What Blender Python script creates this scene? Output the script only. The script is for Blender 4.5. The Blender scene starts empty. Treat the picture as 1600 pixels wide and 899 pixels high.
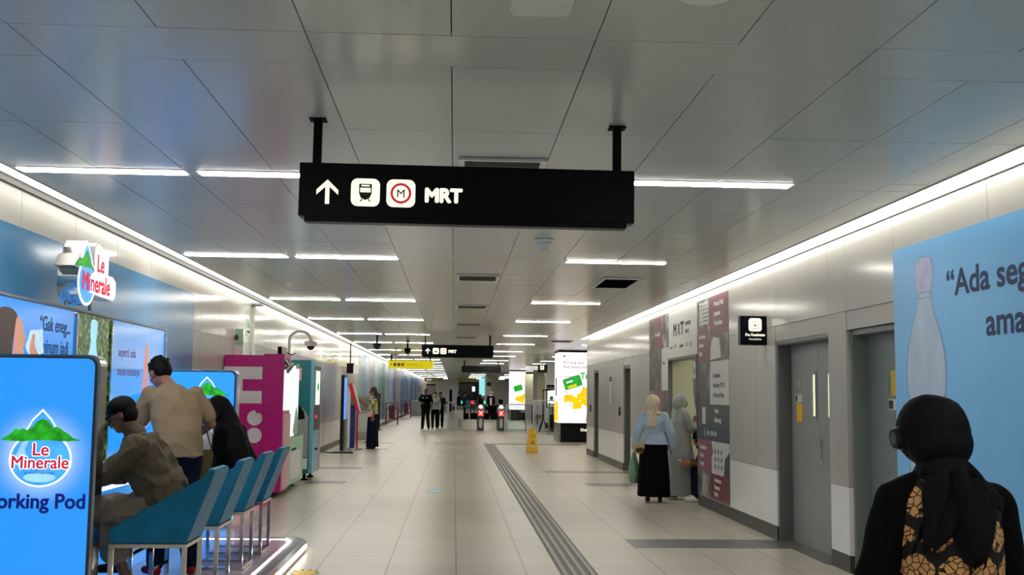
import bpy, bmesh, math, random
from mathutils import Vector, Matrix, Euler, noise
random.seed(7)
SC = bpy.context.scene
COL = SC.collection
V = Vector
PI = math.pi

# ------------------------------------------------------------------ materials
def lin(c):
    return tuple(((v/255)/12.92 if v/255 <= .04045 else ((v/255+.055)/1.055)**2.4) for v in c)
MATS = {}
def mat(name, rgb, rough=.5, metal=0., emit=0., ergb=None, var=0., vscale=6., bump=0., bscale=40., spec=.5,
        stretch=(1, 1, 1), alpha=1., trans=0., coat=0., sheen=0.):
    m = bpy.data.materials.new(name); m.use_nodes = True
    nt = m.node_tree; b = nt.nodes['Principled BSDF']
    col = lin(rgb)+(1,)
    b.inputs['Base Color'].default_value = col
    b.inputs['Roughness'].default_value = rough
    b.inputs['Metallic'].default_value = metal
    b.inputs['Specular IOR Level'].default_value = spec
    b.inputs['Coat Weight'].default_value = coat
    b.inputs['Sheen Weight'].default_value = sheen
    b.inputs['Transmission Weight'].default_value = trans
    b.inputs['Alpha'].default_value = alpha
    if emit:
        b.inputs['Emission Color'].default_value = lin(ergb or rgb)+(1,)
        b.inputs['Emission Strength'].default_value = emit
    tc = nt.nodes.new('ShaderNodeTexCoord'); mp = nt.nodes.new('ShaderNodeMapping')
    mp.inputs['Scale'].default_value = stretch
    nt.links.new(tc.outputs['Object'], mp.inputs['Vector'])
    if var:
        n = nt.nodes.new('ShaderNodeTexNoise'); n.inputs['Scale'].default_value = vscale
        n.inputs['Detail'].default_value = 4
        nt.links.new(mp.outputs['Vector'], n.inputs['Vector'])
        r = nt.nodes.new('ShaderNodeMapRange')
        r.inputs['From Min'].default_value = .3; r.inputs['From Max'].default_value = .7
        r.inputs['To Min'].default_value = 1-var; r.inputs['To Max'].default_value = 1+var
        nt.links.new(n.outputs['Fac'], r.inputs['Value'])
        x = nt.nodes.new('ShaderNodeVectorMath'); x.operation = 'SCALE'
        x.inputs[0].default_value = col[:3]
        nt.links.new(r.outputs['Result'], x.inputs['Scale'])
        nt.links.new(x.outputs['Vector'], b.inputs['Base Color'])
        if emit and ergb is None: nt.links.new(x.outputs['Vector'], b.inputs['Emission Color'])
    if bump:
        n = nt.nodes.new('ShaderNodeTexNoise'); n.inputs['Scale'].default_value = bscale
        nt.links.new(mp.outputs['Vector'], n.inputs['Vector'])
        bp = nt.nodes.new('ShaderNodeBump'); bp.inputs['Strength'].default_value = bump
        bp.inputs['Distance'].default_value = .01
        nt.links.new(n.outputs['Fac'], bp.inputs['Height'])
        nt.links.new(bp.outputs['Normal'], b.inputs['Normal'])
    MATS[name] = m
    return m

M_ceil = mat('ceiling_panel', (203, 207, 200), .22, var=.03, vscale=.7, bump=.012, bscale=1.2)
M_dark = mat('shadow_gap', (30, 30, 30), .8)
M_upper = mat('upper_cladding', (196, 194, 186), .16, var=.02, vscale=1., bump=.03, bscale=1.1)
M_mid = mat('grey_cladding', (172, 170, 163), .33, var=.02, vscale=2., bump=.01, bscale=2)
M_low = mat('white_cladding', (230, 230, 226), .2, var=.02, vscale=2.)
M_base = mat('baseboard_stone', (62, 60, 56), .4, var=.1)
M_lamp = mat('lamp_diffuser', (255, 255, 250), .5, emit=36., ergb=(255, 250, 240))
M_lampfar = mat('far_lamp_diffuser', (255, 255, 250), .5, emit=26., ergb=(255, 250, 240))
M_cove2 = mat('left_cove_diffuser', (255, 255, 250), .5, emit=2.6, ergb=(255, 250, 240))
M_cove = mat('cove_diffuser', (255, 255, 250), .5, emit=5.5, ergb=(255, 250, 240))
M_white = mat('white_plastic', (228, 228, 224), .35)
M_black = mat('black_enamel', (10, 11, 15), .35, var=.05, spec=.3)
M_blackmat = mat('black_matt', (8, 8, 9), .7, spec=.15)
M_signpanel = mat('sign_face_black', (4, 7, 16), .35, spec=.12)
M_signlit = mat('sign_lit_white', (250, 250, 225), .4, emit=.95, ergb=(255, 252, 226))
M_signred = mat('sign_red', (200, 20, 40), .4, emit=.7)
M_chrome = mat('chrome', (205, 203, 200), .12, 1., bump=.01, bscale=8)
M_steel = mat('brushed_steel', (170, 170, 168), .3, 1., var=.05, vscale=20, stretch=(1, 1, .05))
M_steelpaint = mat('steel_door_paint', (138, 139, 137), .34, var=.05, vscale=7, stretch=(1, 1, .3))
M_frame = mat('door_frame_grey', (104, 106, 104), .4, var=.04)
M_greend = mat('greenish_door_paint', (118, 128, 126), .38, var=.04)
M_cream = mat('cream_wall', (205, 204, 178), .6, var=.02)
M_glass = mat('clear_glass', (220, 235, 232), .02, trans=1., spec=.5)
M_yellow = mat('yellow_plastic', (232, 184, 10), .4, var=.03)
M_gold = mat('yellow_sign', (232, 214, 10), .4, emit=.5)
M_olive = mat('olive_sign', (122, 104, 20), .4, emit=.12)
M_teal = mat('teal_velvet', (4, 104, 138), .75, var=.14, vscale=9, bump=.2, bscale=60, sheen=.25, spec=.2)
M_blueLB = mat('lightbox_blue', (40, 130, 220), .3, emit=.92, ergb=(46, 150, 240), var=.04, vscale=1.5)
M_bluead = mat('lit_ad_blue', (20, 96, 190), .15, emit=.75, ergb=(44, 146, 232))
M_bluead2 = mat('lit_ad_pale_blue', (80, 130, 196), .12, emit=.6, ergb=(106, 164, 226))
M_bluefilm = mat('blue_wall_film', (66, 134, 184), .2, var=.04, vscale=1)
M_blueprint = mat('blue_poster_print', (122, 192, 244), .35, var=.02, vscale=2)
M_navytxt = mat('navy_ink', (24, 52, 96), .5)
M_navylit = mat('lit_navy_ink', (10, 40, 150), .5, emit=.25)
M_redlit = mat('lit_red_ink', (215, 20, 60), .5, emit=.6)
M_red = mat('red_ink', (205, 25, 50), .5)
M_greenlit = mat('lit_mountain_green', (40, 170, 30), .5, emit=.6, var=.45, vscale=22)
M_whitelit = mat('lit_white', (250, 252, 255), .5, emit=1.1)
M_palelit = mat('lit_pale_blue', (150, 205, 250), .4, emit=.9, var=.15, vscale=5)
M_sky = mat('lit_water_blue', (70, 165, 240), .4, emit=.8, var=.2, vscale=6)
M_magenta = mat('magenta_enamel', (190, 10, 130), .3, var=.03)
M_offwhite = mat('offwhite_print', (222, 222, 224), .4)
M_green = mat('green_enamel', (70, 150, 110), .3, var=.06)
M_pgreen = mat('pale_green_enamel', (150, 200, 170), .3, var=.05)
M_tealm = mat('teal_enamel', (40, 112, 124), .32, var=.05)
M_lblue = mat('light_blue_enamel', (110, 168, 190), .3, var=.03)
M_lcd = mat('lit_display_white', (200, 210, 206), .3, emit=.75, ergb=(236, 255, 248), var=.08, vscale=9)
M_lcdb = mat('lit_display_blue', (60, 120, 230), .3, emit=1.5)
M_pink = mat('pink_vinyl', (226, 170, 180), .45)
M_redv = mat('red_vinyl', (206, 36, 50), .4)
M_navyv = mat('navy_vinyl', (26, 46, 110), .4)
M_tactile = mat('tactile_grey', (104, 102, 96), .6, var=.12, vscale=8, bump=.2)
M_band = mat('dark_granite', (92, 90, 86), .3, var=.12, vscale=12)
M_skin = mat('skin_brown', (150, 102, 76), .5, var=.06, vscale=20)
M_skind = mat('skin_deep_brown', (104, 68, 50), .5, var=.06, vscale=20)
M_lip = mat('lip', (120, 60, 55), .5)
M_eye = mat('eye_dark', (20, 14, 12), .2)
M_hair = mat('black_hair', (9, 8, 8), .6, bump=.5, bscale=120, stretch=(1, 1, .2), spec=.15)
M_hairb = mat('dark_brown_hair', (30, 20, 16), .4, bump=.5, bscale=90, stretch=(1, 1, .15))
def cloth(n, rgb, r=.85, v=.08, b=.25): return mat(n, rgb, r, var=v, vscale=8, bump=b, bscale=70, spec=.12)
M_khaki = cloth('khaki_cotton', (84, 76, 62), v=.16); M_tan = cloth('tan_jersey', (138, 120, 97), v=.05)
M_cargo = cloth('stone_cotton', (128, 118, 102), v=.12); M_navyc = cloth('navy_denim', (16, 22, 40))
M_blackc = cloth('black_cloth', (5, 5, 7), v=.15); M_blackc2 = cloth('black_jersey', (13, 13, 16), .7)
M_bluec = cloth('light_blue_cotton', (176, 198, 218)); M_beige = cloth('beige_chiffon', (222, 206, 178))
M_greyc = cloth('grey_crepe', (156, 156, 154), .7); M_greyl = cloth('silver_grey_chiffon', (160, 164, 162), .6)
M_wshoe = cloth('white_canvas', (222, 222, 216)); M_brownbag = cloth('brown_canvas', (86, 74, 50))
M_bagw = cloth('white_nylon', (176, 178, 178)); M_redsh = cloth('red_canvas', (160, 24, 34))
M_creamlth = cloth('cream_leather', (190, 176, 146), .5, b=.05); M_leath = mat('brown_leather', (56, 32, 24), .5)

def patterned(name, base, cols, scale, kind='voronoi', rough=.8):
    m = mat(name, base, rough); nt = m.node_tree; b = nt.nodes['Principled BSDF']
    tc = nt.nodes.new('ShaderNodeTexCoord')
    v = nt.nodes.new('ShaderNodeTexVoronoi' if kind == 'voronoi' else 'ShaderNodeTexNoise')
    v.inputs['Scale'].default_value = scale
    nt.links.new(tc.outputs['Object'], v.inputs['Vector'])
    r = nt.nodes.new('ShaderNodeValToRGB'); r.color_ramp.interpolation = 'CONSTANT'
    els = r.color_ramp.elements
    while len(els) < len(cols): els.new(.5)
    for e, (p, c) in zip(els, cols): e.position = p; e.color = lin(c)+(1,)
    out = v.outputs['Color'] if kind == 'voronoi' else v.outputs['Fac']
    nt.links.new(out, r.inputs['Fac']); nt.links.new(r.outputs['Color'], b.inputs['Base Color'])
    return m
M_yellowtop = patterned('yellow_black_white_print', (200, 200, 120), [(0, (30, 30, 20)), (.42, (214, 208, 190)), (.52, (176, 172, 60)), (.62, (40, 40, 26))], 9, 'noise')
M_foliage = patterned('foliage_print', (50, 120, 40), [(0, (34, 92, 30)), (.42, (74, 146, 44)), (.5, (120, 186, 66)), (.62, (196, 224, 160))], 22, 'noise', .2)
M_photo = patterned('grey_photo_print', (110, 110, 112), [(0, (52, 52, 56)), (.42, (92, 92, 94)), (.5, (134, 132, 130)), (.6, (178, 174, 168))], 4, 'noise', .4)
M_photo2 = patterned('dim_photo_print', (80, 80, 82), [(0, (44, 44, 48)), (.45, (70, 66, 66)), (.55, (104, 100, 98)), (.65, (150, 130, 96))], 5, 'noise', .4)
M_plum = mat('plum_print', (112, 44, 62), .4, var=.04); M_slate = mat('slate_print', (60, 64, 74), .4)
M_rose = mat('rose_print', (142, 78, 98), .4); M_pwhite = mat('white_print', (208, 208, 204), .35)
M_ink = mat('black_ink', (26, 26, 30), .5); M_inkg = mat('grey_ink', (100, 100, 104), .5)

# batik: tan lobed medallions with fine dark lines on black
def batik():
    m = mat('batik_print', (20, 16, 12), .85); nt = m.node_tree; b = nt.nodes['Principled BSDF']; L = nt.links.new
    N = nt.nodes.new
    tc = N('ShaderNodeTexCoord'); sp = N('ShaderNodeSeparateXYZ'); L(tc.outputs['Object'], sp.inputs[0])
    def mth(op, a, bb=None, c=None):
        n = N('ShaderNodeMath'); n.operation = op
        for i, q in enumerate((a, bb, c)):
            if q is None: continue
            if isinstance(q, (int, float)): n.inputs[i].default_value = q
            else: L(q, n.inputs[i])
        return n.outputs[0]
    u = mth('MULTIPLY', sp.outputs['X'], 10.2); v = mth('MULTIPLY', sp.outputs['Z'], 9.6)
    row = mth('FLOOR', v); odd = mth('MULTIPLY', mth('MODULO', mth('ABSOLUTE', row), 2.), .5)
    fu = mth('SUBTRACT', mth('FRACT', mth('ADD', u, odd)), .5); fv = mth('SUBTRACT', mth('FRACT', v), .5)
    ang = mth('ARCTAN2', fv, fu)
    rr = mth('SQRT', mth('ADD', mth('MULTIPLY', fu, fu), mth('MULTIPLY', fv, fv)))
    lob = mth('ADD', mth('MULTIPLY', mth('ABSOLUTE', mth('COSINE', mth('MULTIPLY', ang, 2.))), .1), .36)
    ins = mth('LESS_THAN', rr, lob)
    w = N('ShaderNodeTexVoronoi'); w.feature = 'DISTANCE_TO_EDGE'; w.inputs['Scale'].default_value = 42
    L(tc.outputs['Object'], w.inputs['Vector'])
    fine = mth('GREATER_THAN', w.outputs['Distance'], .06)
    k = mth('MULTIPLY', ins, fine)
    mx = N('ShaderNodeMix'); mx.data_type = 'RGBA'
    L(k, mx.inputs[0]); mx.inputs[6].default_value = lin((12, 9, 8))+(1,); mx.inputs[7].default_value = lin((206, 158, 102))+(1,)
    L(mx.outputs[2], b.inputs['Base Color'])
    return m
M_batik = batik()

def floor_mat():
    m = mat('floor_tile', (196, 192, 180), .3); nt = m.node_tree; b = nt.nodes['Principled BSDF']; L = nt.links.new; N = nt.nodes.new
    tc = N('ShaderNodeTexCoord'); mp = N('ShaderNodeMapping'); L(tc.outputs['Object'], mp.inputs['Vector'])
    mp.inputs['Location'].default_value = (-.04, -.13, 0)
    br = N('ShaderNodeTexBrick'); L(mp.outputs['Vector'], br.inputs['Vector'])
    br.offset = 0; br.squash = 1
    br.inputs['Color1'].default_value = lin((187, 180, 165))+(1,); br.inputs['Color2'].default_value = lin((180, 173, 158))+(1,)
    br.inputs['Mortar'].default_value = lin((112, 107, 98))+(1,)
    br.inputs['Scale'].default_value = 1; br.inputs['Mortar Size'].default_value = .006; br.inputs['Mortar Smooth'].default_value = .2
    br.inputs['Bias'].default_value = 0; br.inputs['Brick Width'].default_value = .6; br.inputs['Row Height'].default_value = .645
    n = N('ShaderNodeTexNoise'); n.inputs['Scale'].default_value = 1.3; n.inputs['Detail'].default_value = 2
    mq = N('ShaderNodeMapping'); mq.inputs['Location'].default_value = (3.3, 1.7, 5.37); L(tc.outputs['Object'], mq.inputs['Vector']); L(mq.outputs['Vector'], n.inputs['Vector'])
    r = N('ShaderNodeMapRange'); r.inputs['From Min'].default_value = .2; r.inputs['From Max'].default_value = .8; r.inputs['To Min'].default_value = .93; r.inputs['To Max'].default_value = 1.06
    L(n.outputs['Fac'], r.inputs['Value'])
    s = N('ShaderNodeVectorMath'); s.operation = 'SCALE'; L(br.outputs['Color'], s.inputs[0]); L(r.outputs['Result'], s.inputs['Scale'])
    L(s.outputs['Vector'], b.inputs['Base Color'])
    return m
M_floor = floor_mat()

# ------------------------------------------------------------------ mesh helpers
class MB:
    def __init__(s): s.v = []; s.f = []; s.m = []; s.s = []
    def add(s, vs, fs, mi=0, sm=False, M=None):
        k = len(s.v)
        s.v += [(M @ V(p)) if M else V(p) for p in vs]
        for f in fs: s.f.append([i+k for i in f]); s.m.append(mi); s.s.append(sm)
        return s
    def box(s, x0, x1, y0, y1, z0, z1, mi=0, M=None):
        vs = [(x, y, z) for z in (z0, z1) for y in (y0, y1) for x in (x0, x1)]
        return s.add(vs, [(0, 2, 3, 1), (4, 5, 7, 6), (0, 1, 5, 4), (2, 6, 7, 3), (0, 4, 6, 2), (1, 3, 7, 5)], mi, False, M)
    def bar(s, p, q, w, d=None, mi=0, up=(0, 0, 1)):
        p, q = V(p), V(q); d = d or w; t = (q-p); L = t.length; t.normalize()
        u = V(up) if abs(t.dot(V(up))) < .95 else V((0, 1, 0))
        a = t.cross(u).normalized(); b = a.cross(t)
        M = Matrix((( a.x, b.x, t.x, p.x), (a.y, b.y, t.y, p.y), (a.z, b.z, t.z, p.z), (0, 0, 0, 1)))
        return s.box(-w/2, w/2, -d/2, d/2, 0, L, mi, M)
    def cyl(s, p, q, r0, r1=None, n=16, mi=0, cap=True):
        return s.tube([p, q], [r0, r0 if r1 is None else r1], n, mi, cap)
    def tube(s, pts, rs, n=10, mi=0, cap=True):
        pts = [V(p) for p in pts]
        if not hasattr(rs, '__len__'): rs = [rs]*len(pts)
        vs, fs = [], []; a = None
        for i, p in enumerate(pts):
            t = (pts[min(i+1, len(pts)-1)]-pts[max(i-1, 0)]).normalized()
            if a is None: a = t.cross(V((0, 0, 1)) if abs(t.z) < .9 else V((1, 0, 0))).normalized()
            else: a = (a-t*a.dot(t)).normalized()
            b = t.cross(a)
            for k in range(n):
                w = 2*PI*k/n; vs.append(p+(a*math.cos(w)+b*math.sin(w))*rs[i])
        for i in range(len(pts)-1):
            for k in range(n):
                k2 = (k+1) % n; fs.append((i*n+k, i*n+k2, (i+1)*n+k2, (i+1)*n+k))
        s.add(vs, fs, mi, True)
        if cap:
            s.add(vs[:n], [tuple(range(n))[::-1]], mi); s.add(vs[-n:], [tuple(range(n))], mi)
        return s
    def lathe(s, prof, c, n=24, mi=0, M=None):
        vs, fs = [], []
        for r, z in prof:
            for k in range(n):
                w = 2*PI*k/n; vs.append((c[0]+r*math.cos(w), c[1]+r*math.sin(w), c[2]+z))
        for i in range(len(prof)-1):
            for k in range(n): fs.append((i*n+k, i*n+(k+1) % n, (i+1)*n+(k+1) % n, (i+1)*n+k))
        fs.append(tuple(range(n))[::-1]); fs.append(tuple((len(prof)-1)*n+k for k in range(n)))
        return s.add(vs, fs, mi, True, M)
    def slab(s, poly, fr, d0=0., d1=.002, mi=0):
        """flat polygon (u,v) in frame fr, between depths d0 and d1 along its normal"""
        o, u, v = fr; n = u.cross(v); k = len(poly)
        vs = [o+u*a+v*b+n*d0 for a, b in poly]+[o+u*a+v*b+n*d1 for a, b in poly]
        fs = [tuple(range(k))[::-1], tuple(range(k, 2*k))]+[(i, (i+1) % k, (i+1) % k+k, i+k) for i in range(k)]
        return s.add(vs, fs, mi)
    def build(s, name, mats, parent=None, bev=0., loc=None, seg=2):
        me = bpy.data.meshes.new(name)
        me.from_pydata([tuple(p) for p in s.v], [], s.f)
        for m in (mats if isinstance(mats, (list, tuple)) else [mats]): me.materials.append(m)
        me.polygons.foreach_set('material_index', s.m); me.polygons.foreach_set('use_smooth', s.s)
        bm = bmesh.new(); bm.from_mesh(me)
        if bev:
            es = [e for e in bm.edges if len(e.link_faces) == 2 and e.calc_face_angle(0) > .6]
            bmesh.ops.bevel(bm, geom=es, offset=bev, segments=seg, affect='EDGES', clamp_overlap=True)
        bmesh.ops.recalc_face_normals(bm, faces=bm.faces)
        bm.to_mesh(me); bm.free()
        me.update()
        return link(name, me, parent, loc)
def link(name, me, parent=None, loc=None):
    o = bpy.data.objects.new(name, me); COL.objects.link(o)
    if parent: o.parent = parent
    if loc: o.location = loc
    return o
def tag(o, label=None, cat=None, group=None, kind=None):
    if label: o['label'] = label
    if cat: o['category'] = cat
    if group: o['group'] = group
    if kind: o['kind'] = kind
    return o
def thing(name, label, cat, loc=(0, 0, 0), rz=0., group=None):
    o = bpy.data.objects.new(name, None); COL.objects.link(o); o.empty_display_size = .1
    o.location = loc; o.rotation_euler = (0, 0, rz)
    return tag(o, label, cat, group)
def copy_thing(o, loc, label=None, rz=None):
    r = o.copy(); COL.objects.link(r); r.location = loc
    if rz is not None: r.rotation_euler = (0, 0, rz)
    if label: r['label'] = label
    def rec(a, b):
        for ch in list(a.children):
            c = ch.copy(); COL.objects.link(c); c.parent = b; rec(ch, c)
    rec(o, r)
    return r
def struct(mb, name, mats, parent=None, **k): return tag(mb.build(name, mats, parent, **k), kind='structure')
def shift(fr, du=0., dv=0., dn=0.):
    o, u, v = fr; return (o+u*du+v*dv+u.cross(v)*dn, u, v)
def F_front(x, y, z): return (V((x, y, z)), V((1, 0, 0)), V((0, 0, 1)))       # faces -Y
def F_right(x, y, z): return (V((x, y, z)), V((0, -1, 0)), V((0, 0, 1)))      # on right wall, faces -X
def F_left(x, y, z): return (V((x, y, z)), V((0, 1, 0)), V((0, 0, 1)))        # on left wall, faces +X
def rect(a, b, c, d): return [(a, b), (c, b), (c, d), (a, d)]
def rrect(a, b, c, d, r, n=6):
    out = []
    for cx, cy, st in ((c-r, b+r, -PI/2), (c-r, d-r, 0), (a+r, d-r, PI/2), (a+r, b+r, PI)):
        for i in range(n+1):
            w = st+PI/2*i/n; out.append((cx+r*math.cos(w), cy+r*math.sin(w)))
    return out
def circ(cx, cy, rx, ry=None, n=28, a0=0, a1=2*PI):
    ry = ry or rx; full = abs(a1-a0-2*PI) < 1e-6
    return [(cx+rx*math.cos(a0+(a1-a0)*i/(n if full else n-1)), cy+ry*math.sin(a0+(a1-a0)*i/(n if full else n-1))) for i in range(n)]
def ring(cx, cy, r0, r1, n=32):
    """list of quads making a ring"""
    q = []
    for i in range(n):
        a, b = 2*PI*i/n, 2*PI*(i+1)/n
        q.append([(cx+r0*math.cos(a), cy+r0*math.sin(a)), (cx+r1*math.cos(a), cy+r1*math.sin(a)), (cx+r1*math.cos(b), cy+r1*math.sin(b)), (cx+r0*math.cos(b), cy+r0*math.sin(b))])
    return q
def text(s, size, fr, u, v, m, parent, name='lettering', align='LEFT', sx=1., bold=0., dn=.0, ext=.0008, label=None, space=1.):
    cu = bpy.data.curves.new('tmp', 'FONT'); cu.body = s; cu.size = size; cu.align_x = align
    cu.extrude = ext; cu.space_character = space; cu.resolution_u = 4
    t = bpy.data.objects.new('tmp', cu); COL.objects.link(t)
    dg = bpy.context.evaluated_depsgraph_get(); me = bpy.data.meshes.new_from_object(t.evaluated_get(dg))
    bpy.data.objects.remove(t); bpy.data.curves.remove(cu)
    o, a, b = fr; n = a.cross(b)
    base = [p.co.copy() for p in me.vertices]; faces = [tuple(f.vertices) for f in me.polygons]
    offs = [(0, 0)]+([(bold*math.cos(w*PI/3), bold*math.sin(w*PI/3)) for w in range(6)] if bold else [])
    if bold > .004: offs += [(bold*.5*math.cos(w*PI/2), bold*.5*math.sin(w*PI/2)) for w in range(4)]
    vs = []; fs = []
    for i, (dx, dy) in enumerate(offs):
        k = len(vs); dz = i*1e-5
        vs += [tuple(o+a*(u+q.x*sx+dx)+b*(v+q.y+dy)+n*(dn+q.z+ext+dz)) for q in base]; fs += [[j+k for j in f] for f in faces]
    bpy.data.meshes.remove(me); me = bpy.data.meshes.new(name); me.from_pydata(vs, [], fs)
    me.materials.clear(); me.materials.append(m); me.name = name
    ob = link(name, me, parent)
    if label: ob['label'] = label
    return ob

def smooth_poly(pts, n=6):
    out = []; K = len(pts)
    for i in range(K):
        p0, p1, p2, p3 = [V((*pts[(i+j-1) % K], 0)) for j in range(4)]
        for k in range(n):
            t = k/n; q = .5*((2*p1)+(p2-p0)*t+(2*p0-5*p1+4*p2-p3)*t*t+(3*p1-p0-3*p2+p3)*t**3); out.append((q.x, q.y))
    return out
# ------------------------------------------------------------------ organic shapes (people, cloth)
def ell_mesh(c, r, R=None, n=20, k=12):
    vs = []; fs = []
    for i in range(k+1):
        t = PI*i/k
        for j in range(n):
            w = 2*PI*j/n; p = V((r[0]*math.sin(t)*math.cos(w), r[1]*math.sin(t)*math.sin(w), r[2]*math.cos(t)))
            vs.append(V(c)+(R @ p if R else p))
    for i in range(k):
        for j in range(n): fs.append((i*n+j, (i+1)*n+j, (i+1)*n+(j+1) % n, i*n+(j+1) % n))
    return vs, fs
def cap_prim(p, q, r0, r1):
    """tapered capsule: lathe with rounded ends"""
    p, q = V(p), V(q); t = q-p; L = max(t.length, 1e-4); t.normalize()
    a = t.cross(V((0, 0, 1)) if abs(t.z) < .9 else V((1, 0, 0))).normalized(); b = t.cross(a)
    prof = [(r0*math.cos(w), -r0*math.sin(w)) for w in (PI*.499, PI*.36, PI*.2, 0)]+[(r1*math.cos(w), L+r1*math.sin(w)) for w in (0, PI*.2, PI*.36, PI*.499)]
    n = 14; vs = []; fs = []
    for r, z in prof:
        for j in range(n):
            w = 2*PI*j/n; vs.append(p+t*z+(a*math.cos(w)+b*math.sin(w))*r)
    for i in range(len(prof)-1):
        for j in range(n): fs.append((i*n+j, i*n+(j+1) % n, (i+1)*n+(j+1) % n, (i+1)*n+j))
    fs.append(tuple(range(n))[::-1]); fs.append(tuple((len(prof)-1)*n+j for j in range(n)))
    return vs, fs
def loft_prim(rings, n=28, wav=0., nw=9, ph=0.):
    """rings: (center, side vector, front vector)"""
    vs = []; fs = []; K = len(rings)
    for i, (c, a, b) in enumerate(rings):
        for j in range(n):
            w = 2*PI*j/n; k = 1+wav*(i/(K-1))*math.sin(nw*w+ph)
            vs.append(V(c)+(V(a)*math.cos(w)+V(b)*math.sin(w))*k)
    for i in range(K-1):
        for j in range(n): fs.append((i*n+j, i*n+(j+1) % n, (i+1)*n+(j+1) % n, (i+1)*n+j))
    fs.append(tuple(range(n))[::-1]); fs.append(tuple((K-1)*n+j for j in range(n)))
    return vs, fs
def organic(name, prims, voxel, m, parent, smooth=3, fold=0., fscale=(9, 9, 3), label=None, cut=None):
    me = bpy.data.meshes.new(name); vs = []; fs = []
    for pv, pf in prims:
        k = len(vs); vs += [tuple(p) for p in pv]; fs += [[i+k for i in f] for f in pf]
    me.from_pydata(vs, [], fs)
    bm = bmesh.new(); bm.from_mesh(me)
    bmesh.ops.remove_doubles(bm, verts=bm.verts, dist=1e-5)
    bmesh.ops.recalc_face_normals(bm, faces=bm.faces); bm.to_mesh(me); bm.free()
    t = bpy.data.objects.new('tmp', me); COL.objects.link(t)
    r = t.modifiers.new('r', 'REMESH'); r.mode = 'VOXEL'; r.voxel_size = voxel
    if smooth:
        s = t.modifiers.new('s', 'SMOOTH'); s.iterations = smooth; s.factor = .5
    dg = bpy.context.evaluated_depsgraph_get(); out = bpy.data.meshes.new_from_object(t.evaluated_get(dg))
    bpy.data.objects.remove(t); bpy.data.meshes.remove(me)
    if fold:
        nr = [v.normal.copy() for v in out.vertices]
        for v, n_ in zip(out.vertices, nr):
            p = v.co; q = V((p.x*fscale[0], p.y*fscale[1], p.z*fscale[2]))
            h = 1-abs(noise.noise(q))*2.6; h += .4*noise.noise(q*2.3)
            v.co = p+n_*fold*h
    if cut:
        bm = bmesh.new(); bm.from_mesh(out)
        bmesh.ops.bisect_plane(bm, geom=bm.verts[:]+bm.edges[:]+bm.faces[:], plane_co=cut[0], plane_no=cut[1], clear_outer=True)
        bm.to_mesh(out); bm.free()
    for p in out.polygons: p.use_smooth = True
    out.materials.clear(); out.materials.append(m); out.name = name
    o = link(name, out, parent)
    if label: o['label'] = label
    return o

def skel(H=1.65, **ov):
    s = H/1.65
    J = dict(pelvis=(0, 0, .90), waist=(0, 0, 1.04), chest=(0, .0, 1.22), neck=(0, -.01, 1.39), head=(0, .02, 1.535))
    for k, sg in (('R', 1), ('L', -1)):
        J.update({'sh'+k: (sg*.165, 0, 1.345), 'el'+k: (sg*.215, -.03, 1.09), 'wr'+k: (sg*.225, .05, .86), 'hd'+k: (0, .15, -1),
                  'hip'+k: (sg*.085, 0, .88), 'kn'+k: (sg*.095, .03, .48), 'an'+k: (sg*.095, -.02, .075), 'to'+k: (sg*.11, .14, .025)})
    J = {k: (V(v)*s if not k.startswith('hd') else V(v)) for k, v in J.items()}
    for k, v in ov.items(): J[k] = V(v)
    J['s'] = s
    return J
def hand_prims(w, d, side, inward, curl=.5, s=1.):
    """w wrist, d direction of the hand, inward = palm normal"""
    d = V(d).normalized(); nrm = V(inward); nrm = (nrm-d*nrm.dot(d)).normalized(); a = d.cross(nrm).normalized()
    if side == 'L': a = -a            # a points to the thumb side
    a = -a
    P = []
    R = Matrix((a, nrm, d)).transposed()
    P.append(ell_mesh(V(w)+d*.045*s, (.04*s, .016*s, .055*s), R))
    P.append(cap_prim(V(w)-d*.01, V(w)+d*.04*s, .024*s, .026*s))
    for i, (off, L) in enumerate(((.030, .068), (.010, .078), (-.010, .073), (-.029, .056))):
        b = V(w)+d*.085*s+a*off*s; dd = d.copy()+a*off*1.5; r = .0088*s
        p = b
        for k in range(3):
            dd = (dd*math.cos(curl*.55)+nrm*math.sin(curl*.55)).normalized() if k else dd.normalized()
            q = p+dd*L*s*(.45, .32, .25)[k]; P.append(cap_prim(p, q, r, r*.92)); p = q; r *= .93
    b = V(w)+d*.025*s+a*.032*s; t1 = b+(d*.6+a*.7+nrm*.35).normalized()*.035*s; t2 = t1+(d*.9+a*.15+nrm*.4).normalized()*.032*s
    P += [cap_prim(b, t1, .012*s, .0105*s), cap_prim(t1, t2, .0105*s, .009*s)]
    return P
def head_mat(J, yaw=0., pitch=0., tilt=0.):
    return Matrix.Translation(J['head']) @ Euler((pitch, tilt, yaw), 'XYZ').to_matrix().to_4x4()
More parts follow.
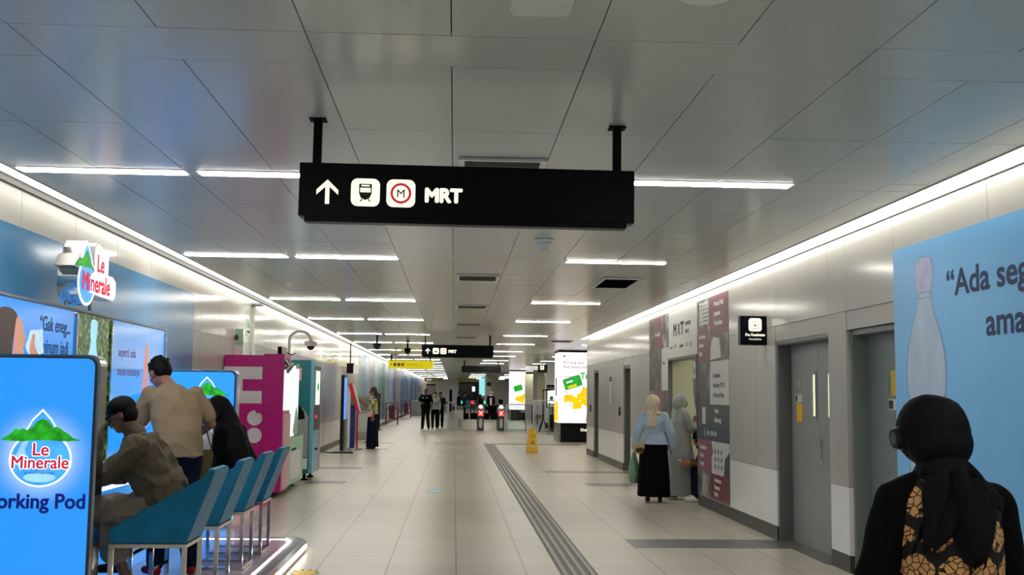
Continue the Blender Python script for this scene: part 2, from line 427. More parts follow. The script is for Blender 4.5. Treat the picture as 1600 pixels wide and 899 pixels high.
def body(J, HM, parent, m, vox=.006, inward=None, curl=.5, slim=1., curlR=None, headscale=1.):
    s = J['s']; P = []
    R3 = HM.to_3x3(); q = headscale*s
    def E(c, r): P.append(ell_mesh(HM @ (V(c)*q), V(r)*q, R3))
    E((0, -.012, .028), (.073, .092, .088)); E((0, .022, -.03), (.057, .066, .078)); E((0, .05, -.075), (.03, .028, .026))
    E((0, .072, .03), (.045, .018, .014)); E((0, .084, -.04), (.022, .012, .01))
    P.append(cap_prim(HM @ (V((0, .086, .012))*q), HM @ (V((0, .103, -.018))*q), .008*q, .0125*q))
    for sg in (1, -1): E((sg*.074, -.005, -.005), (.009, .019, .031)); E((sg*.033, .062, -.02), (.022, .02, .024))
    P.append(cap_prim(J['neck'], HM @ (V((0, -.012, -.05))*q), .052*s, .05*s))
    side_s = (J['shR']-J['shL']).normalized(); side_h = (J['hipR']-J['hipL']).normalized()
    P.append(torso(J, side_s, side_h, 0, slim))
    for k in 'RL':
        P += [cap_prim(J['sh'+k], J['el'+k], .046*s*slim, .037*s), cap_prim(J['el'+k], J['wr'+k], .036*s, .024*s)]
        inn = (inward or {}).get(k) or V(((-1 if k == 'R' else 1), .0, 0))
        P += hand_prims(J['wr'+k], J['hd'+k], k, inn, curl if k == 'L' or curlR is None else curlR, s)
        P += [cap_prim(J['hip'+k], J['kn'+k], .078*s*slim, .052*s), cap_prim(J['kn'+k], J['an'+k], .05*s, .034*s)]
        P += [cap_prim(J['an'+k]+(J['to'+k]-J['an'+k])*-.15-V((0, 0, .03)), J['to'+k], .03*s, .024*s)]
    o = organic('body', P, vox, m, parent, 2)
    fe = MB()
    for sg in (1, -1):
        v, f = ell_mesh(HM @ (V((sg*.03, .083, .008))*q), V((.012, .006, .006))*q, R3, 10, 6); fe.add(v, f, 0, True)
    fe.build('eyes', M_eye, parent)
    fl = MB(); v, f = ell_mesh(HM @ (V((0, .0935, -.043))*q), V((.02, .006, .006))*q, R3, 10, 6); fl.add(v, f, 0, True); fl.build('lips', M_lip, parent)
    return o
def torso(J, ss, sh, e, slim=1., bottom=None, wide=1., belly=0.):
    s = J['s']; k = s*slim
    pts = [(J['pelvis']+(J['pelvis']-J['waist'])*.5, sh, .150, .100), (J['pelvis'], sh, .160, .108), (J['waist'], (sh+ss).normalized(), .128+belly*.5, .092+belly),
           (J['chest'], ss, .152, .108), ((J['shR']+J['shL'])/2-(J['neck']-J['chest'])*.12, ss, .16, .085), ((J['shR']+J['shL'])/2+(J['neck']-J['chest'])*.18, ss, .085, .062), (J['neck'], ss, .05, .05)]
    rings = []
    for i, (c, a, w, d) in enumerate(pts):
        t = (pts[min(i+1, 6)][0]-pts[max(i-1, 0)][0]).normalized(); f = t.cross(a).normalized()
        rings.append((c, a*(w*k*wide+e), f*(d*k*wide+e)))
    return loft_prim(rings)
def frames(J):
    return (J['shR']-J['shL']).normalized(), (J['hipR']-J['hipL']).normalized()
def top_prims(J, e=.014, sleeve='short', wide=1., slim=1., hem=None, belly=0., puff=0., neckcut=True):
    s = J['s']; ss, sh = frames(J); k = s*slim
    pts = [(J['pelvis']+(J['pelvis']-J['waist'])*.35, sh, .158, .108), (J['pelvis'], sh, .160, .110), (J['waist'], (sh+ss).normalized(), .138+belly*.5, .1+belly),
           (J['chest'], ss, .155, .112), ((J['shR']+J['shL'])/2-(J['neck']-J['chest'])*.12, ss, .16, .088), ((J['shR']+J['shL'])/2+(J['neck']-J['chest'])*.2, ss, .088, .066)]
    if hem is not None: pts[0] = (J['pelvis']+(J['pelvis']-J['waist']).normalized()*hem, sh, .168, .118)
    rings = []
    for i, (c, a, w, d) in enumerate(pts):
        t = (pts[min(i+1, 5)][0]-pts[max(i-1, 0)][0]).normalized(); f = t.cross(a).normalized()
        rings.append((c, a*(w*k*wide+e), f*(d*k*wide+e)))
    P = [loft_prim(rings)]
    for q in 'RL':
        S, E_, W = J['sh'+q], J['el'+q], J['wr'+q]
        P.append(ell_mesh(S, (.05*s+e*.6,)*3))
        if sleeve == 'short': P.append(cap_prim(S, S+(E_-S)*.72, .048*k+e*.6, .046*k+e*.9))
        elif sleeve == 'elbow': P.append(cap_prim(S, E_, .05*k+e, .048*k+e*1.2))
        elif sleeve == 'long':
            P += [cap_prim(S, E_, .046*k+e*.75, .038*k+e*.7+puff*.6), cap_prim(E_, W+(E_-W)*.1, .038*k+e*.7+puff*.6, .027*k+e*.6+puff)]
    return P
def pant_prims(J, e=.012, r=(.088, .066, .055), end=.12, slim=1.):
    s = J['s']; ss, sh = frames(J); P = []
    c = J['pelvis']; t = (J['waist']-c).normalized(); f = t.cross(sh).normalized()
    P.append(loft_prim([(c-t*.09*s, sh*(.14*s*slim+e), f*(.095*s*slim+e)), (c, sh*(.162*s*slim+e), f*(.11*s*slim+e)), (c+t*.1*s, sh*(.14*s*slim+e), f*(.1*s*slim+e))]))
    for q in 'RL':
        P += [cap_prim(J['hip'+q], J['kn'+q], r[0]*s*slim+e*.5, r[1]*s+e*.3)]
        d = J['an'+q]-J['kn'+q]; P.append(cap_prim(J['kn'+q], J['kn'+q]+d*(1-end), r[1]*s+e*.3, r[2]*s+e*.2))
    return P
def shoe_prims(J, q, h=.0):
    a, t = J['an'+q], J['to'+q]; s = J['s']; d = (t-a); d = d.normalized()
    hl = a+V((0, 0, -.035*s))-V((d.x, d.y, 0))*.03*s
    return [cap_prim(hl, t+V((0, 0, .006)), .036*s, .028*s), cap_prim(a+V((0, 0, -.01)), a+(t-a)*.5, .036*s, .03*s)]
def hair_short(HM, parent, m, s=1., vox=.005):
    P = [ell_mesh(HM @ (V((0, -.02, .045))*s), V((.083, .096, .086))*s, HM.to_3x3()), ell_mesh(HM @ (V((0, -.05, .0))*s), V((.075, .06, .07))*s, HM.to_3x3())]
    for i in range(30):
        w = random.uniform(0, 2*PI); t = random.uniform(.1, 1.2)
        p = V((.078*math.sin(t)*math.cos(w), -.02+.09*math.sin(t)*math.sin(w), .05+.08*math.cos(t)))*s
        P.append(ell_mesh(HM @ p, V((.016, .02, .014))*s, HM.to_3x3(), 8, 6))
    return organic('hair', P, vox, m, parent, 1, .003, (60, 60, 20))
EXPO = 0.08
# ================================================================== SETTING
CH = 3.0; XL = -3.35; XR = 3.48; YEND = 112.; YB = -7.
f_ = MB(); f_.box(-3.6, 14, YB, YEND, -.1, 0); struct(f_, 'floor', M_floor)
# dark granite bands in the floor
n_tr = 0
def trim(mb, mats, **k):
    global n_tr; n_tr += 1
    return struct(mb, 'trim_%d' % n_tr, mats, **k)
for (x0, x1, y0, y1) in ((1.84, 3.62, 11.07, 11.72), (3.3, 3.62, 8.45, 11.07), (1.84, 3.6, 21.6, 22.1), (2.28, 3.6, 18.55, 19.1), (-3.3, -1.83, 22.2, 22.7), (-2.5, -1.82, 18.6, 19.15), (-3.2, -1.83, 33.5, 33.9), (-3.2, -1.8, 30.0, 30.4)):
    b = MB(); b.box(x0, x1, y0, y1, -.01, .0015)
    if x0 == 3.3: b = MB(); b.box(3.44, 3.62, 10.0, 11.07, -.01, .0015)
    trim(b, M_band)
# ceiling: metal panels with open joints over a dark void
rows = [7.4, 11.95, 17.45, 22.0, 27.4, 32.0, 37.5, 42.1, 47.6, 52.2, 57.6, 62.2, 67.6, 74., 82., 90., 98., 106.]
brow = [-2.65, 1.95]
ye = [YB]
allr = brow+rows
for i, r in enumerate(allr):
    ye += [r-.13, r+.13]
    nx = allr[i+1] if i+1 < len(allr) else YEND
    if i == 1: ye += [3.2, 4.4, 4.83, 6.05]
    else:
        g = nx-r-.26; k = 4 if g > 4.6 else 4
        ye += [r+.13+g*j/k for j in range(1, k)]
ye.append(YEND)
c = MB(); c.box(-3.0, 14, YB, YEND, CH+.02, CH+.12, 1); c.box(-3.6, -3.0, YB, YEND, CH+.10, CH+.12, 1)
def panel(x0, x1, y0, y1, g=.0025):
    tx, ty = random.gauss(0, .0009), random.gauss(0, .0009)
    x0 += g; x1 -= g; y0 += g; y1 -= g; cx, cy = (x0+x1)/2, (y0+y1)/2
    z = lambda x, y: CH+(x-cx)*tx+(y-cy)*ty
    vs = [(x0, y0, z(x0, y0)), (x1, y0, z(x1, y0)), (x1, y1, z(x1, y1)), (x0, y1, z(x0, y1))]
    vs += [(a, b_, CH+.018) for a, b_, _ in vs]
    c.add(vs, [(3, 2, 1, 0), (0, 1, 5, 4), (1, 2, 6, 5), (2, 3, 7, 6), (3, 0, 4, 7)], 0)
for a, b_ in zip(ye[:-1], ye[1:]):
    cols = [(-3.0, -1.845), (-1.845, -.64), (-.64, .565), (.565, 1.77), (1.77, 2.975), (2.975, 3.28)]
    if a > 28.6: cols = cols[:-1]+[(2.975+1.205*i, 2.975+1.205*(i+1)) for i in range(9)]
    for x0, x1 in cols:
        if b_-a < .5 or x1-x0 < .5: panel(x0, x1, a, b_)
        else: panel(x0, (x0+x1)/2, a, b_); panel((x0+x1)/2, x1, a, b_)
struct(c, 'ceiling', [M_ceil, M_dark])
b = MB(); b.box(3.462, 3.479, YB, 28.62, CH-.022, CH-.005); trim(b, M_steelpaint)
b = MB(); b.box(-3.349, -3.325, YB, YEND, CH+.045, CH+.10); trim(b, M_frame)
# ------------------------------------------------------------- walls
def wall(name, X, sgn, segs, seams):
    """segs: (y0, y1, kind) kind full / opening height; bands of cladding"""
    w = MB(); base = MB(); base2 = []
    x = lambda d: (X+sgn*d)
    def bx(mb, d0, d1, y0, y1, z0, z1, mi): mb.box(min(x(d0), x(d1)), max(x(d0), x(d1)), y0, y1, z0, z1, mi)
    D = .22
    for y0, y1, op in segs:
        zlow = op or 0
        bx(w, .012, D-.01, y0+.006, y1-.006, zlow, 3.02, 3)
        ss = [y0]+[s for s in seams if y0+.25 < s < y1-.25]+[y1]
        for a, b_ in zip(ss[:-1], ss[1:]):
            g = .0035
            if not op:
                bx(w, .002, D, a+g, b_-g, .15, .742, 2)
                bx(w, 0, D, a+g, b_-g, .746, 2.296, 1)
                bx(base, .0, D-.01, a, b_, 0, .146, 0)
            elif op < 2.28: bx(w, .004, D, a+g, b_-g, op, 2.296, 1)
            bx(w, 0, D, a+g, b_-g, 2.3, 3.0 if sgn > 0 else 3.088, 0)
    struct(w, name, [M_upper, M_mid, M_low, M_dark])
    return base
seR = [-5.6, -4.3, -3.0, -1.7, -.4, .9, 2.2, 3.5, 4.8, 6.9, 12.43, 13.7, 19.36, 20.4, 23.7, 25.0]
bR = wall('wall_right', XR, 1, [(YB, 8.45, 0), (8.45, 9.53, 2.13), (9.53, 10.0, 0), (10.0, 11.69, 2.13), (11.69, 15.5, 0), (15.5, 17.6, 2.13),
     (17.6, 21.5, 0), (21.5, 22.4, 2.14), (22.4, 26.3, 0), (26.3, 27.2, 2.14), (27.2, 28.63, 0)], seR)
struct(bR, 'baseboard_right', M_base)
seL = [-6+1.205*i for i in range(100)]
bL = wall('wall_left', XL, -1, [(YB, 18.1, 0), (18.1, YEND, 0)], seL)
struct(bL, 'baseboard_left', M_base)
b = MB(); b.box(XL-.2, 14.2, YEND, YEND+.2, 0, 3.1); struct(b, 'wall_back', M_low)
b = MB(); b.box(XL-.2, 14.2, YB-.2, YB, 0, 3.1); struct(b, 'wall_front', M_mid)
b = MB(); b.box(14, 14.2, 28.4, YEND, 0, 3.1); struct(b, 'wall_far_right', M_mid)
b = MB(); b.box(3.7, 14, 28.43, 28.6, 0, 3.0); struct(b, 'wall_return', M_mid)
b = MB(); b.box(3.7, 3.8, 17.8, 28.43, 0, 3.0); b.box(3.79, 3.9, YB, 9.88, 0, 3.0); b.box(3.79, 3.9, 11.82, 15.2, 0, 3.0); struct(b, 'wall_leak_block', M_frame)  # unseen backing wall, added to block light leaking in behind the doors
# the shop niche behind the opening
b = MB()
b.box(3.7, 6.4, 17.6, 17.75, 0, 2.6); b.box(3.7, 6.4, 15.35, 15.5, 0, 2.6); b.box(6.3, 6.45, 15.5, 17.6, 0, 2.6); b.box(3.7, 6.4, 15.4, 17.7, 2.6, 2.7); 
b.box(3.531, 3.72, 17.57, 17.599, 0, 2.10); struct(b, 'wall_niche', M_cream)
b = MB(); b.box(3.46, 3.53, 17.56, 17.6, 0, 2.13); b.box(3.46, 3.70, 15.5, 17.56, 2.10, 2.13); trim(b, M_frame)
# tactile guiding strip
t = MB(); t.box(.93, 1.25, 2.0, 33.9, -.01, .002, 0); t.box(1.25, 3.9, 33.62, 33.92, -.01, .002, 0)
for i in range(4): t.box(.955+.078*i, .99+.078*i, 2.0, 33.88, 0, .007, 1)
for i in range(4): t.box(1.25, 3.9, 33.65+.07*i, 33.68+.07*i, 0, .006, 1)
trim(t, [M_tactile, M_band])

# ------------------------------------------------------------- doors
def handle(parent, fr, u, v, flip=1):
    h = MB(); h.slab(rrect(u-.02, v-.14, u+.02, v+.12, .01), fr, 0, .006)
    o, a, b_ = fr; n = a.cross(b_); p = o+a*u+b_*(v+.06)+n*.004
    h.cyl(p, p+n*.05, .01); h.tube([p+n*.045, p+n*.05-a*.11*flip], .009, 8)
    c2 = o+a*u+b_*(v-.06)+n*.004; h.cyl(c2, c2+n*.012, .014)
    h.build('door_handle', M_chrome, parent)
d1 = tag(thing('door_1', None, None, (0, 0, 0)), kind='structure')
X1 = 3.64
fr = F_right(X1, 11.64, 0)
b = MB(); b.box(3.5, 3.69, 11.645, 11.688, 0, 2.13); b.box(3.5, 3.69, 10.003, 10.045, 0, 2.13); b.box(3.5, 3.69, 10.045, 11.645, 2.085, 2.129); b.build('door_frame', M_frame, d1, .003)
b = MB(); b.box(3.49, 3.505, 10.003, 11.688, 2.10, 2.128); b.build('head_trim', M_steelpaint, d1)
leaves = []
M_pane = mat('room_glow_pane', (236, 238, 196), .4, emit=.75)  # emission in the pane stands in for light from the room behind
for i, (y1, nm) in enumerate(((11.643, .89), (10.75, .703))):
    y0 = y1-nm; L = MB()
    zz = (0.01, 1.34, 1.76, 2.084); wy = (10.85, 10.95) if i == 0 else (10.40, 10.50)
    L.box(X1, X1+.045, y0, y1, zz[0], zz[1]); L.box(X1, X1+.045, y0, y1, zz[2], zz[3])
    L.box(X1, X1+.045, y0, wy[0], zz[1], zz[2]); L.box(X1, X1+.045, wy[1], y1, zz[1], zz[2])
    lf = L.build('door_leaf', M_steelpaint, d1)
    fm = MB(); a0, a1 = wy
    fm.box(X1-.008, X1, a0-.035, a0, 1.305, 1.795); fm.box(X1-.008, X1, a1, a1+.035, 1.305, 1.795)
    fm.box(X1-.008, X1, a0, a1, 1.305, 1.34); fm.box(X1-.008, X1, a0, a1, 1.76, 1.795); fm.build('vision_frame', M_steelpaint, lf)
    gl = MB(); gl.box(X1+.006, X1+.012, a0, a1, 1.34, 1.76); gl.build('vision_pane', M_pane, lf); leaves.append(lf)
M_room = mat('bright_room_wall', (236, 236, 200), .6)
b = MB(); b.box(4.9, 5.0, 9.9, 11.8, 0, 2.6); b.box(3.7, 4.9, 9.9, 9.99, 0, 2.6); b.box(3.7, 4.9, 11.7, 11.8, 0, 2.6); b.box(3.7, 5.0, 9.9, 11.8, 2.6, 2.7); struct(b, 'wall_room', M_room)
fr = F_right(X1, 0, 0)
handle(leaves[1], F_right(X1, 10.75, 0), .05, 1.0, -1)
nt_ = MB(); nt_.slab(rect(-11.52, 1.475, -11.28, 1.56), F_right(X1-.001, 0, 0), 0, .002); nn = nt_.build('notice', M_pwhite, d1)
nn['label'] = 'white and black notice sticker'
k_ = MB(); k_.slab(rect(-11.50, 1.485, -11.44, 1.55), F_right(X1-.003, 0, 0), 0, .001); k_.build('symbol', M_ink, nn)
nt_ = MB(); nt_.slab(rect(-11.46, 1.27, -11.28, 1.465), F_right(X1-.001, 0, 0), 0, .002); nn = nt_.build('notice', M_yellow, d1); nn['label'] = 'yellow notice sticker'
k_ = MB(); k_.slab(circ(-11.38, 1.68, .045), F_right(X1-.001, 0, 0), 0, .001); k_.build('round_notice', M_mid, d1)

d2 = tag(thing('door_2', None, None, (0, 0, 0)), kind='structure')
b = MB(); b.box(3.52, 3.72, 9.48, 9.528, 0, 2.13); b.box(3.52, 3.72, 8.452, 8.5, 0, 2.13); b.box(3.52, 3.72, 8.5, 9.48, 2.08, 2.129); b.build('door_frame', M_greend, d2, .003)
b = MB(); b.box(3.66, 3.70, 8.502, 9.478, .01, 2.078); b.build('door_leaf', M_greend, d2)
b = MB(); b.slab(rect(-8.98, 1.55, -8.78, 1.76), F_right(3.659, 0, 0), 0, .002); q = b.build('notice', M_yellow, d2); q['label'] = 'yellow notice sticker'
b = MB(); b.slab(rect(-9.05, 1.43, -8.80, 1.52), F_right(3.659, 0, 0), 0, .002); q = b.build('notice', M_pwhite, d2); q['label'] = 'white notice sticker'
b = MB(); b.slab(rect(-9.04, 1.44, -8.95, 1.51), F_right(3.6565, 0, 0), 0, .001); b.build('symbol', M_ink, q)
b = MB(); b.slab(circ(-9.05, 1.64, .03, .06), F_right(3.659, 0, 0), 0, .002); b.build('notice', M_green, d2)
for i, (y0, y1) in enumerate(((21.5, 22.4), (26.3, 27.2))):
    d = tag(thing('door_%d' % (i+3), None, None, (0, 0, 0)), kind='structure')
    b = MB(); b.box(3.5, 3.68, y1-.05, y1-.002, 0, 2.13); b.box(3.5, 3.68, y0+.002, y0+.05, 0, 2.13); b.box(3.5, 3.68, y0+.05, y1-.05, 2.08, 2.13); b.build('door_frame', M_frame, d)
    b = MB(); b.box(3.64, 3.68, y0+.052, y1-.052, .01, 2.078); l_ = b.build('door_leaf', M_steelpaint, d)
    handle(l_, F_right(3.64, y1-.15, 0), 0, 1.0, -1)
for y, l_ in ((22.85, 'small black card reader on the grey wall just before the nearer far door'), (27.75, 'small black card reader on the grey wall at the far end, before the corner')):
    t_ = thing('card_reader', l_, 'card reader', (XR, y, 1.2), 0, 'card readers on the right wall')
    b = MB(); b.slab(rrect(-.06, -.09, .06, .09, .03), F_right(.003, 0, 0), 0, .03); b.build('case', M_black, t_)
    b = MB(); b.slab(circ(0, .03, .02), F_right(-.026, 0, 0), 0, .002); b.build('lens', M_steel, t_)
# notice on the right wall between the doors
t_ = thing('wall_notice', 'white paper notice with black header on the grey wall between the far doors', 'notice', (XR, 24.25, 1.64))
b = MB(); b.slab(rect(-.16, -.3, .16, .2), F_right(-.001, 0, 0), 0, .003); b.build('sheet', M_pwhite, t_)
b = MB(); b.slab(rect(-.16, .2, .16, .3), F_right(-.001, 0, 0), 0, .004); b.build('header', M_ink, t_)

# ------------------------------------------------------------- ceiling lights
L0 = thing('ceiling_light', 'x', 'ceiling light', (0, 0, CH), 0, 'x')
b = MB(); b.box(-.57, .57, -.085, .085, -.004, .0); fo = b.build('frame', M_white, L0)
b = MB(); b.box(-.55, .55, -.066, .066, -.0075, -.0041); b.build('diffuser', M_lamp, L0)
def place_light(x, y, label, group, first=[True]):
    if first[0]: L0.location = (x, y, CH); L0['label'] = label; L0['group'] = group; first[0] = False; return L0
    o = copy_thing(L0, (x, y, CH), label); o['group'] = group
    if y > 60:
        for ch in o.children:
            if ch.name.startswith('diffuser'): ch.material_slots[0].link = 'OBJECT'; ch.material_slots[0].material = M_lampfar
    return o
ordn = ['nearest', 'second', 'third', 'fourth', 'fifth', 'sixth', 'seventh', 'eighth']
for i, y in enumerate(rows):
    far = i > 7
    for x, s in ((-2.405, 'outer left'), (-1.205, 'inner left'), (1.77, 'right-hand')):
        if far: lb, g = 'thin white strip light in the far stretch of ceiling', 'far ceiling strip lights'
        else: lb, g = 'white linear strip light, %s one in the %s row of the ceiling' % (s, ordn[i]), 'linear ceiling strip lights'
        place_light(x, y, lb, g)
    if y > 31:
        for x in (4.3, 6.6): place_light(x, y, 'thin white strip light in the far stretch of ceiling', 'far ceiling strip lights')
for y in brow:
    for x in (-2.405, -1.205, 1.77): place_light(x, y, 'white linear strip light behind the viewpoint', 'ceiling lights behind the viewpoint')
place_light(4.9, 16.5, 'white strip light inside the shop opening', 'lights inside the shop opening').location = (4.9, 16.5, 2.6)
place_light(4.3, 10.8, 'strip light in the room behind the double doors', 'lights in the room behind the double doors').location = (4.3, 10.8, 2.6)
cv = thing('cove_light', 'long white cove light running along the top of the right wall', 'cove light', (0, 0, CH), 0, 'cove lights')
b = MB(); b.box(3.285, 3.475, YB, 28.6, -.004, .015); b.build('diffuser', M_cove, cv)
b = MB(); b.box(3.279, 3.285, YB, 28.6, -.008, .015); b.build('edge_trim', M_upper, cv)
cv = thing('cove_light', 'long white cove light running along the top of the left wall', 'cove light', (0, 0, CH), 0, 'cove lights')
b = MB(); b.box(-3.30, -3.008, YB, YEND, .088, .099); b.build('diffuser', M_cove2, cv)
b = MB(); b.box(-3.007, -3.0005, YB, YEND, -.004, .10); b.build('edge_trim', M_upper, cv)

# ------------------------------------------------------------- ceiling vents and devices
def vent(x0, x1, y0, y1, label, dark=False, fins=7):
    t_ = thing('ceiling_vent', label, 'vent', ((x0+x1)/2, (y0+y1)/2, CH), 0, 'ceiling vents')
    w, h = (x1-x0)/2, (y1-y0)/2
    b = MB(); 
    for q in ((-w, w, -h, -h+.04), (-w, w, h-.04, h), (-w, -w+.04, -h+.04, h-.04), (w-.04, w, -h+.04, h-.04)): b.box(q[0], q[1], q[2], q[3], -.022, -.003)
    b.build('frame', M_white, t_, .003)
    b = MB(); b.box(-w+.03, w-.03, -h+.03, h-.03, -.006, -.003); b.build('backing', M_dark if dark else M_mid, t_)
    b = MB()
    for i in range(fins):
        y = -h+.05+(2*h-.1)*(i+.5)/fins
        b.add([(-w+.04, y-.018, -.02), (w-.04, y-.018, -.02), (w-.04, y+.014, -.008), (-w+.04, y+.014, -.008)], [(0, 1, 2, 3)])
        b.add([(-w+.04, y-.018, -.022), (w-.04, y-.018, -.022), (w-.04, y+.014, -.010), (-w+.04, y+.014, -.010)], [(0, 1, 2, 3)])
    b.build('louvre', M_cream if not dark else M_band, t_)
vent(.0, .56, 6.7, 7.3, 'square louvred vent just above and behind the large sign')
vent(.0, .54, 13.4, 14.05, 'pale rimmed louvred vent left of the small detector, over the walkway')
vent(.0, .54, 18.0, 18.6, 'louvred vent in the same line, one beyond the pale rimmed vent')
vent(.0, .54, 22.7, 23.2, 'third louvred vent down the centre line of the ceiling')
vent(.0, .54, 28.2, 28.7, 'fourth louvred vent down the centre line, near the second hanging sign')
vent(1.84, 2.34, 13.5, 14.7, 'long dark louvred vent in the right side of the ceiling', True, 14)
vent(2.6, 3.2, 29.5, 30.1, 'small dark vent on the right near the lit advertising column', True, 6)
t_ = thing('smoke_detector', 'white bell-shaped detector under the ceiling beyond the large sign', 'detector', (.83, 10.25, CH))
b = MB(); b.lathe([(.03, -.105), (.045, -.11), (.05, -.1), (.058, -.06), (.07, -.03)], (0, 0, 0)); b.build('sensor_head', M_white, t_)
b = MB(); b.lathe([(.07, -.03), (.085, -.018), (.09, -.002)], (0, 0, 0)); b.build('base', M_white, t_)
t_ = thing('access_point', 'white rounded square wireless access point at the top of the picture', 'wireless access point', (.30, 3.86, CH))
b = MB(); b.slab(rrect(-.115, -.16, .115, .155, .035), (V((0, 0, -.002)), V((1, 0, 0)), V((0, 1, 0))), -.045, 0); b.build('casing', M_white, t_, .008)
t_ = thing('dome_speaker', 'white round flush dome at the top edge of the ceiling', 'ceiling dome', (.89, 3.78, CH))
b = MB(); b.lathe([(.02, -.05), (.06, -.046), (.1, -.03), (.125, -.012), (.13, -.001)], (0, 0, 0), 40); b.build('cover', M_white, t_)
b = MB(); b.lathe([(.135, -.012), (.14, -.001)], (0, 0, 0), 40); b.build('rim', M_white, t_)
for (x, y, l_, w) in ((-2.0, 28.0, 'black dome camera on a short stem over the left side, nearest of the hanging cameras', 0), (-1.35, 31.0, 'black dome camera on a short stem just above the yellow sign', 0), (-1.95, 36.0, 'white round dome camera hanging above the yellow sign', 1)):
    t_ = thing('dome_camera', l_, 'security camera', (x, y, CH), 0, 'ceiling cameras')
    m_ = M_white if w else M_blackmat
    b = MB(); b.cyl((0, 0, -.2), (0, 0, -.001), .025); b.lathe([(.05, -.02), (.06, -.001)], (0, 0, 0)); b.build('stem', m_, t_)
    b = MB(); b.lathe([(.09, -.28), (.11, -.24), (.09, -.2)], (0, 0, 0)); b.build('housing', m_, t_)
    b = MB(); v_, q_ = ell_mesh((0, 0, -.29), (.085, .085, .08)); b.add(v_, q_, 0, True); b.build('dome', M_white if w else M_black, t_)

# ================================================================== HANGING SIGNS
def mrt_sign(loc, label, group, W=1.81, H=.31, scale_text=1., detail=True, pole=.25):
    t_ = thing('hanging_sign', label, 'sign', loc, 0, group)      # origin: top left front corner
    fr = (V((0, 0, 0)), V((1, 0, -.004)).normalized(), V((0, 0, 1)))
    b = MB(); b.box(0, W, 0, .11, -H+.02, 0); b.box(.03, W-.04, .01, .10, -H-.008, -H+.02); b.build('panel', M_signpanel, t_, .003)
    for px in (.085, W-.09):
        b = MB(); b.box(px-.022, px+.022, .03, .075, 0, pole); p_ = b.build('hanger', M_blackmat, t_, .003)
        b = MB(); b.box(px-.045, px+.045, .01, .095, pole-.008, pole); b.build('mounting_plate', M_blackmat, p_)
    cy = -.155
    b = MB(); b.slab([(.141, cy-.068), (.163, cy-.068), (.163, cy+.02), (.152, cy+.05), (.141, cy+.02)], fr, 0, .004)
    b.slab([(.152, cy+.064), (.094, cy+.008), (.094, cy-.018), (.152, cy+.036)], fr, 0, .004); b.slab([(.152, cy+.064), (.152, cy+.036), (.210, cy-.018), (.210, cy+.008)], fr, 0, .004)
    b.build('arrow', M_signlit, t_)
    b = MB(); b.slab(rrect(.278, cy-.075, .432, cy+.075, .035), fr, 0, .004); ic = b.build('train_icon', M_signlit, t_)
    b = MB(); c0 = .355
    b.slab([(c0-.034, cy+.046), (c0+.034, cy+.046), (c0+.034, cy-.005), (c0+.024, cy-.03), (c0, cy-.042), (c0-.024, cy-.03), (c0-.034, cy-.005)], shift(fr, 0, 0, .004), 0, .0015)
    b.slab([(c0-.03, cy-.05), (c0-.022, cy-.05), (c0-.012, cy-.036), (c0-.02, cy-.036)], shift(fr, 0, 0, .004), 0, .0015)
    b.slab([(c0+.03, cy-.05), (c0+.022, cy-.05), (c0+.012, cy-.036), (c0+.02, cy-.036)], shift(fr, 0, 0, .004), 0, .0015)
    b.build('train', M_ink, ic)
    b = MB(); b.slab([(c0-.022, cy+.04), (c0+.022, cy+.04), (c0+.022, cy+.032), (c0-.022, cy+.032)], shift(fr, 0, 0, .0056), 0, .001)
    b.slab([(c0-.028, cy+.024), (c0+.028, cy+.024), (c0+.028, cy+.0), (c0-.028, cy+.0)], shift(fr, 0, 0, .0056), 0, .001)
    b.build('train_windows', M_signlit, ic)
    b = MB(); b.slab(rrect(.468, cy-.075, .622, cy+.075, .035), fr, 0, .004); ic = b.build('metro_icon', M_signlit, t_)
    b = MB()
    for q in ring(.545, cy, .043, .056): b.slab(q, shift(fr, 0, 0, .004), 0, .0015)
    b.build('red_ring', M_signred, ic)
    text('M', .062, fr, .545, cy-.022, M_ink, ic, 'letter', 'CENTER', 1., .0004, .004)
    text('MRT', .103*scale_text, fr, .672, cy-.04, M_signlit, t_, 'lettering', 'LEFT', .98, .0058, .0, .002)
    return t_
s1 = mrt_sign((-.85, 5.8, 2.75), 'large black hanging sign with arrow, train symbols and the letters MRT', 'black direction signs')
s1.rotation_euler = (0, .004, .0)
s2 = mrt_sign((-.84, 27.5, 2.75), 'smaller-looking black MRT sign hanging further down the hall', 'black direction signs')
def plain_sign(x, y, z, W, H, m, label, icons=False, name='hanging_sign', grp='plain hanging signs', words=None, th=.1):
    t_ = thing(name, label, 'sign', (x, y, z), 0, grp)
    b = MB(); b.box(0, W, 0, th, -H, 0); b.build('panel', m, t_, .004)
    for px in (.12, W-.12):
        b = MB(); b.box(px-.03, px+.03, .03, .08, 0, CH-z-.01); p_ = b.build('hanger', M_blackmat, t_)
        b = MB(); b.box(px-.06, px+.06, .0, .11, CH-z-.01, CH-z-.001); b.build('mounting_plate', M_blackmat, p_)
    fr = F_front(0, 0, 0); cy = -H/2
    if icons:
        b = MB(); b.slab([(.07, cy-.01), (.1, cy+.05), (.13, cy-.01)], fr, 0, .004); b.slab([(.09, cy-.05), (.11, cy-.05), (.11, cy), (.09, cy)], fr, 0, .004); b.build('arrow', M_ink, t_)
        for i in range(3):
            a = .19+.15*i; b = MB(); b.slab(rrect(a, cy-.055, a+.115, cy+.055, .025), fr, 0, .004); ic = b.build('pictogram', M_ink, t_)
            b = MB(); b.slab([(a+.02, cy+.035), (a+.095, cy+.035), (a+.03, cy-.035)] if i < 2 else circ(a+.057, cy, .04), fr, .004, .006); b.build('symbol', M_pwhite, ic)
    if words: text(words[0], words[1], fr, words[2], cy+words[3], words[4], t_, 'lettering')
    return t_
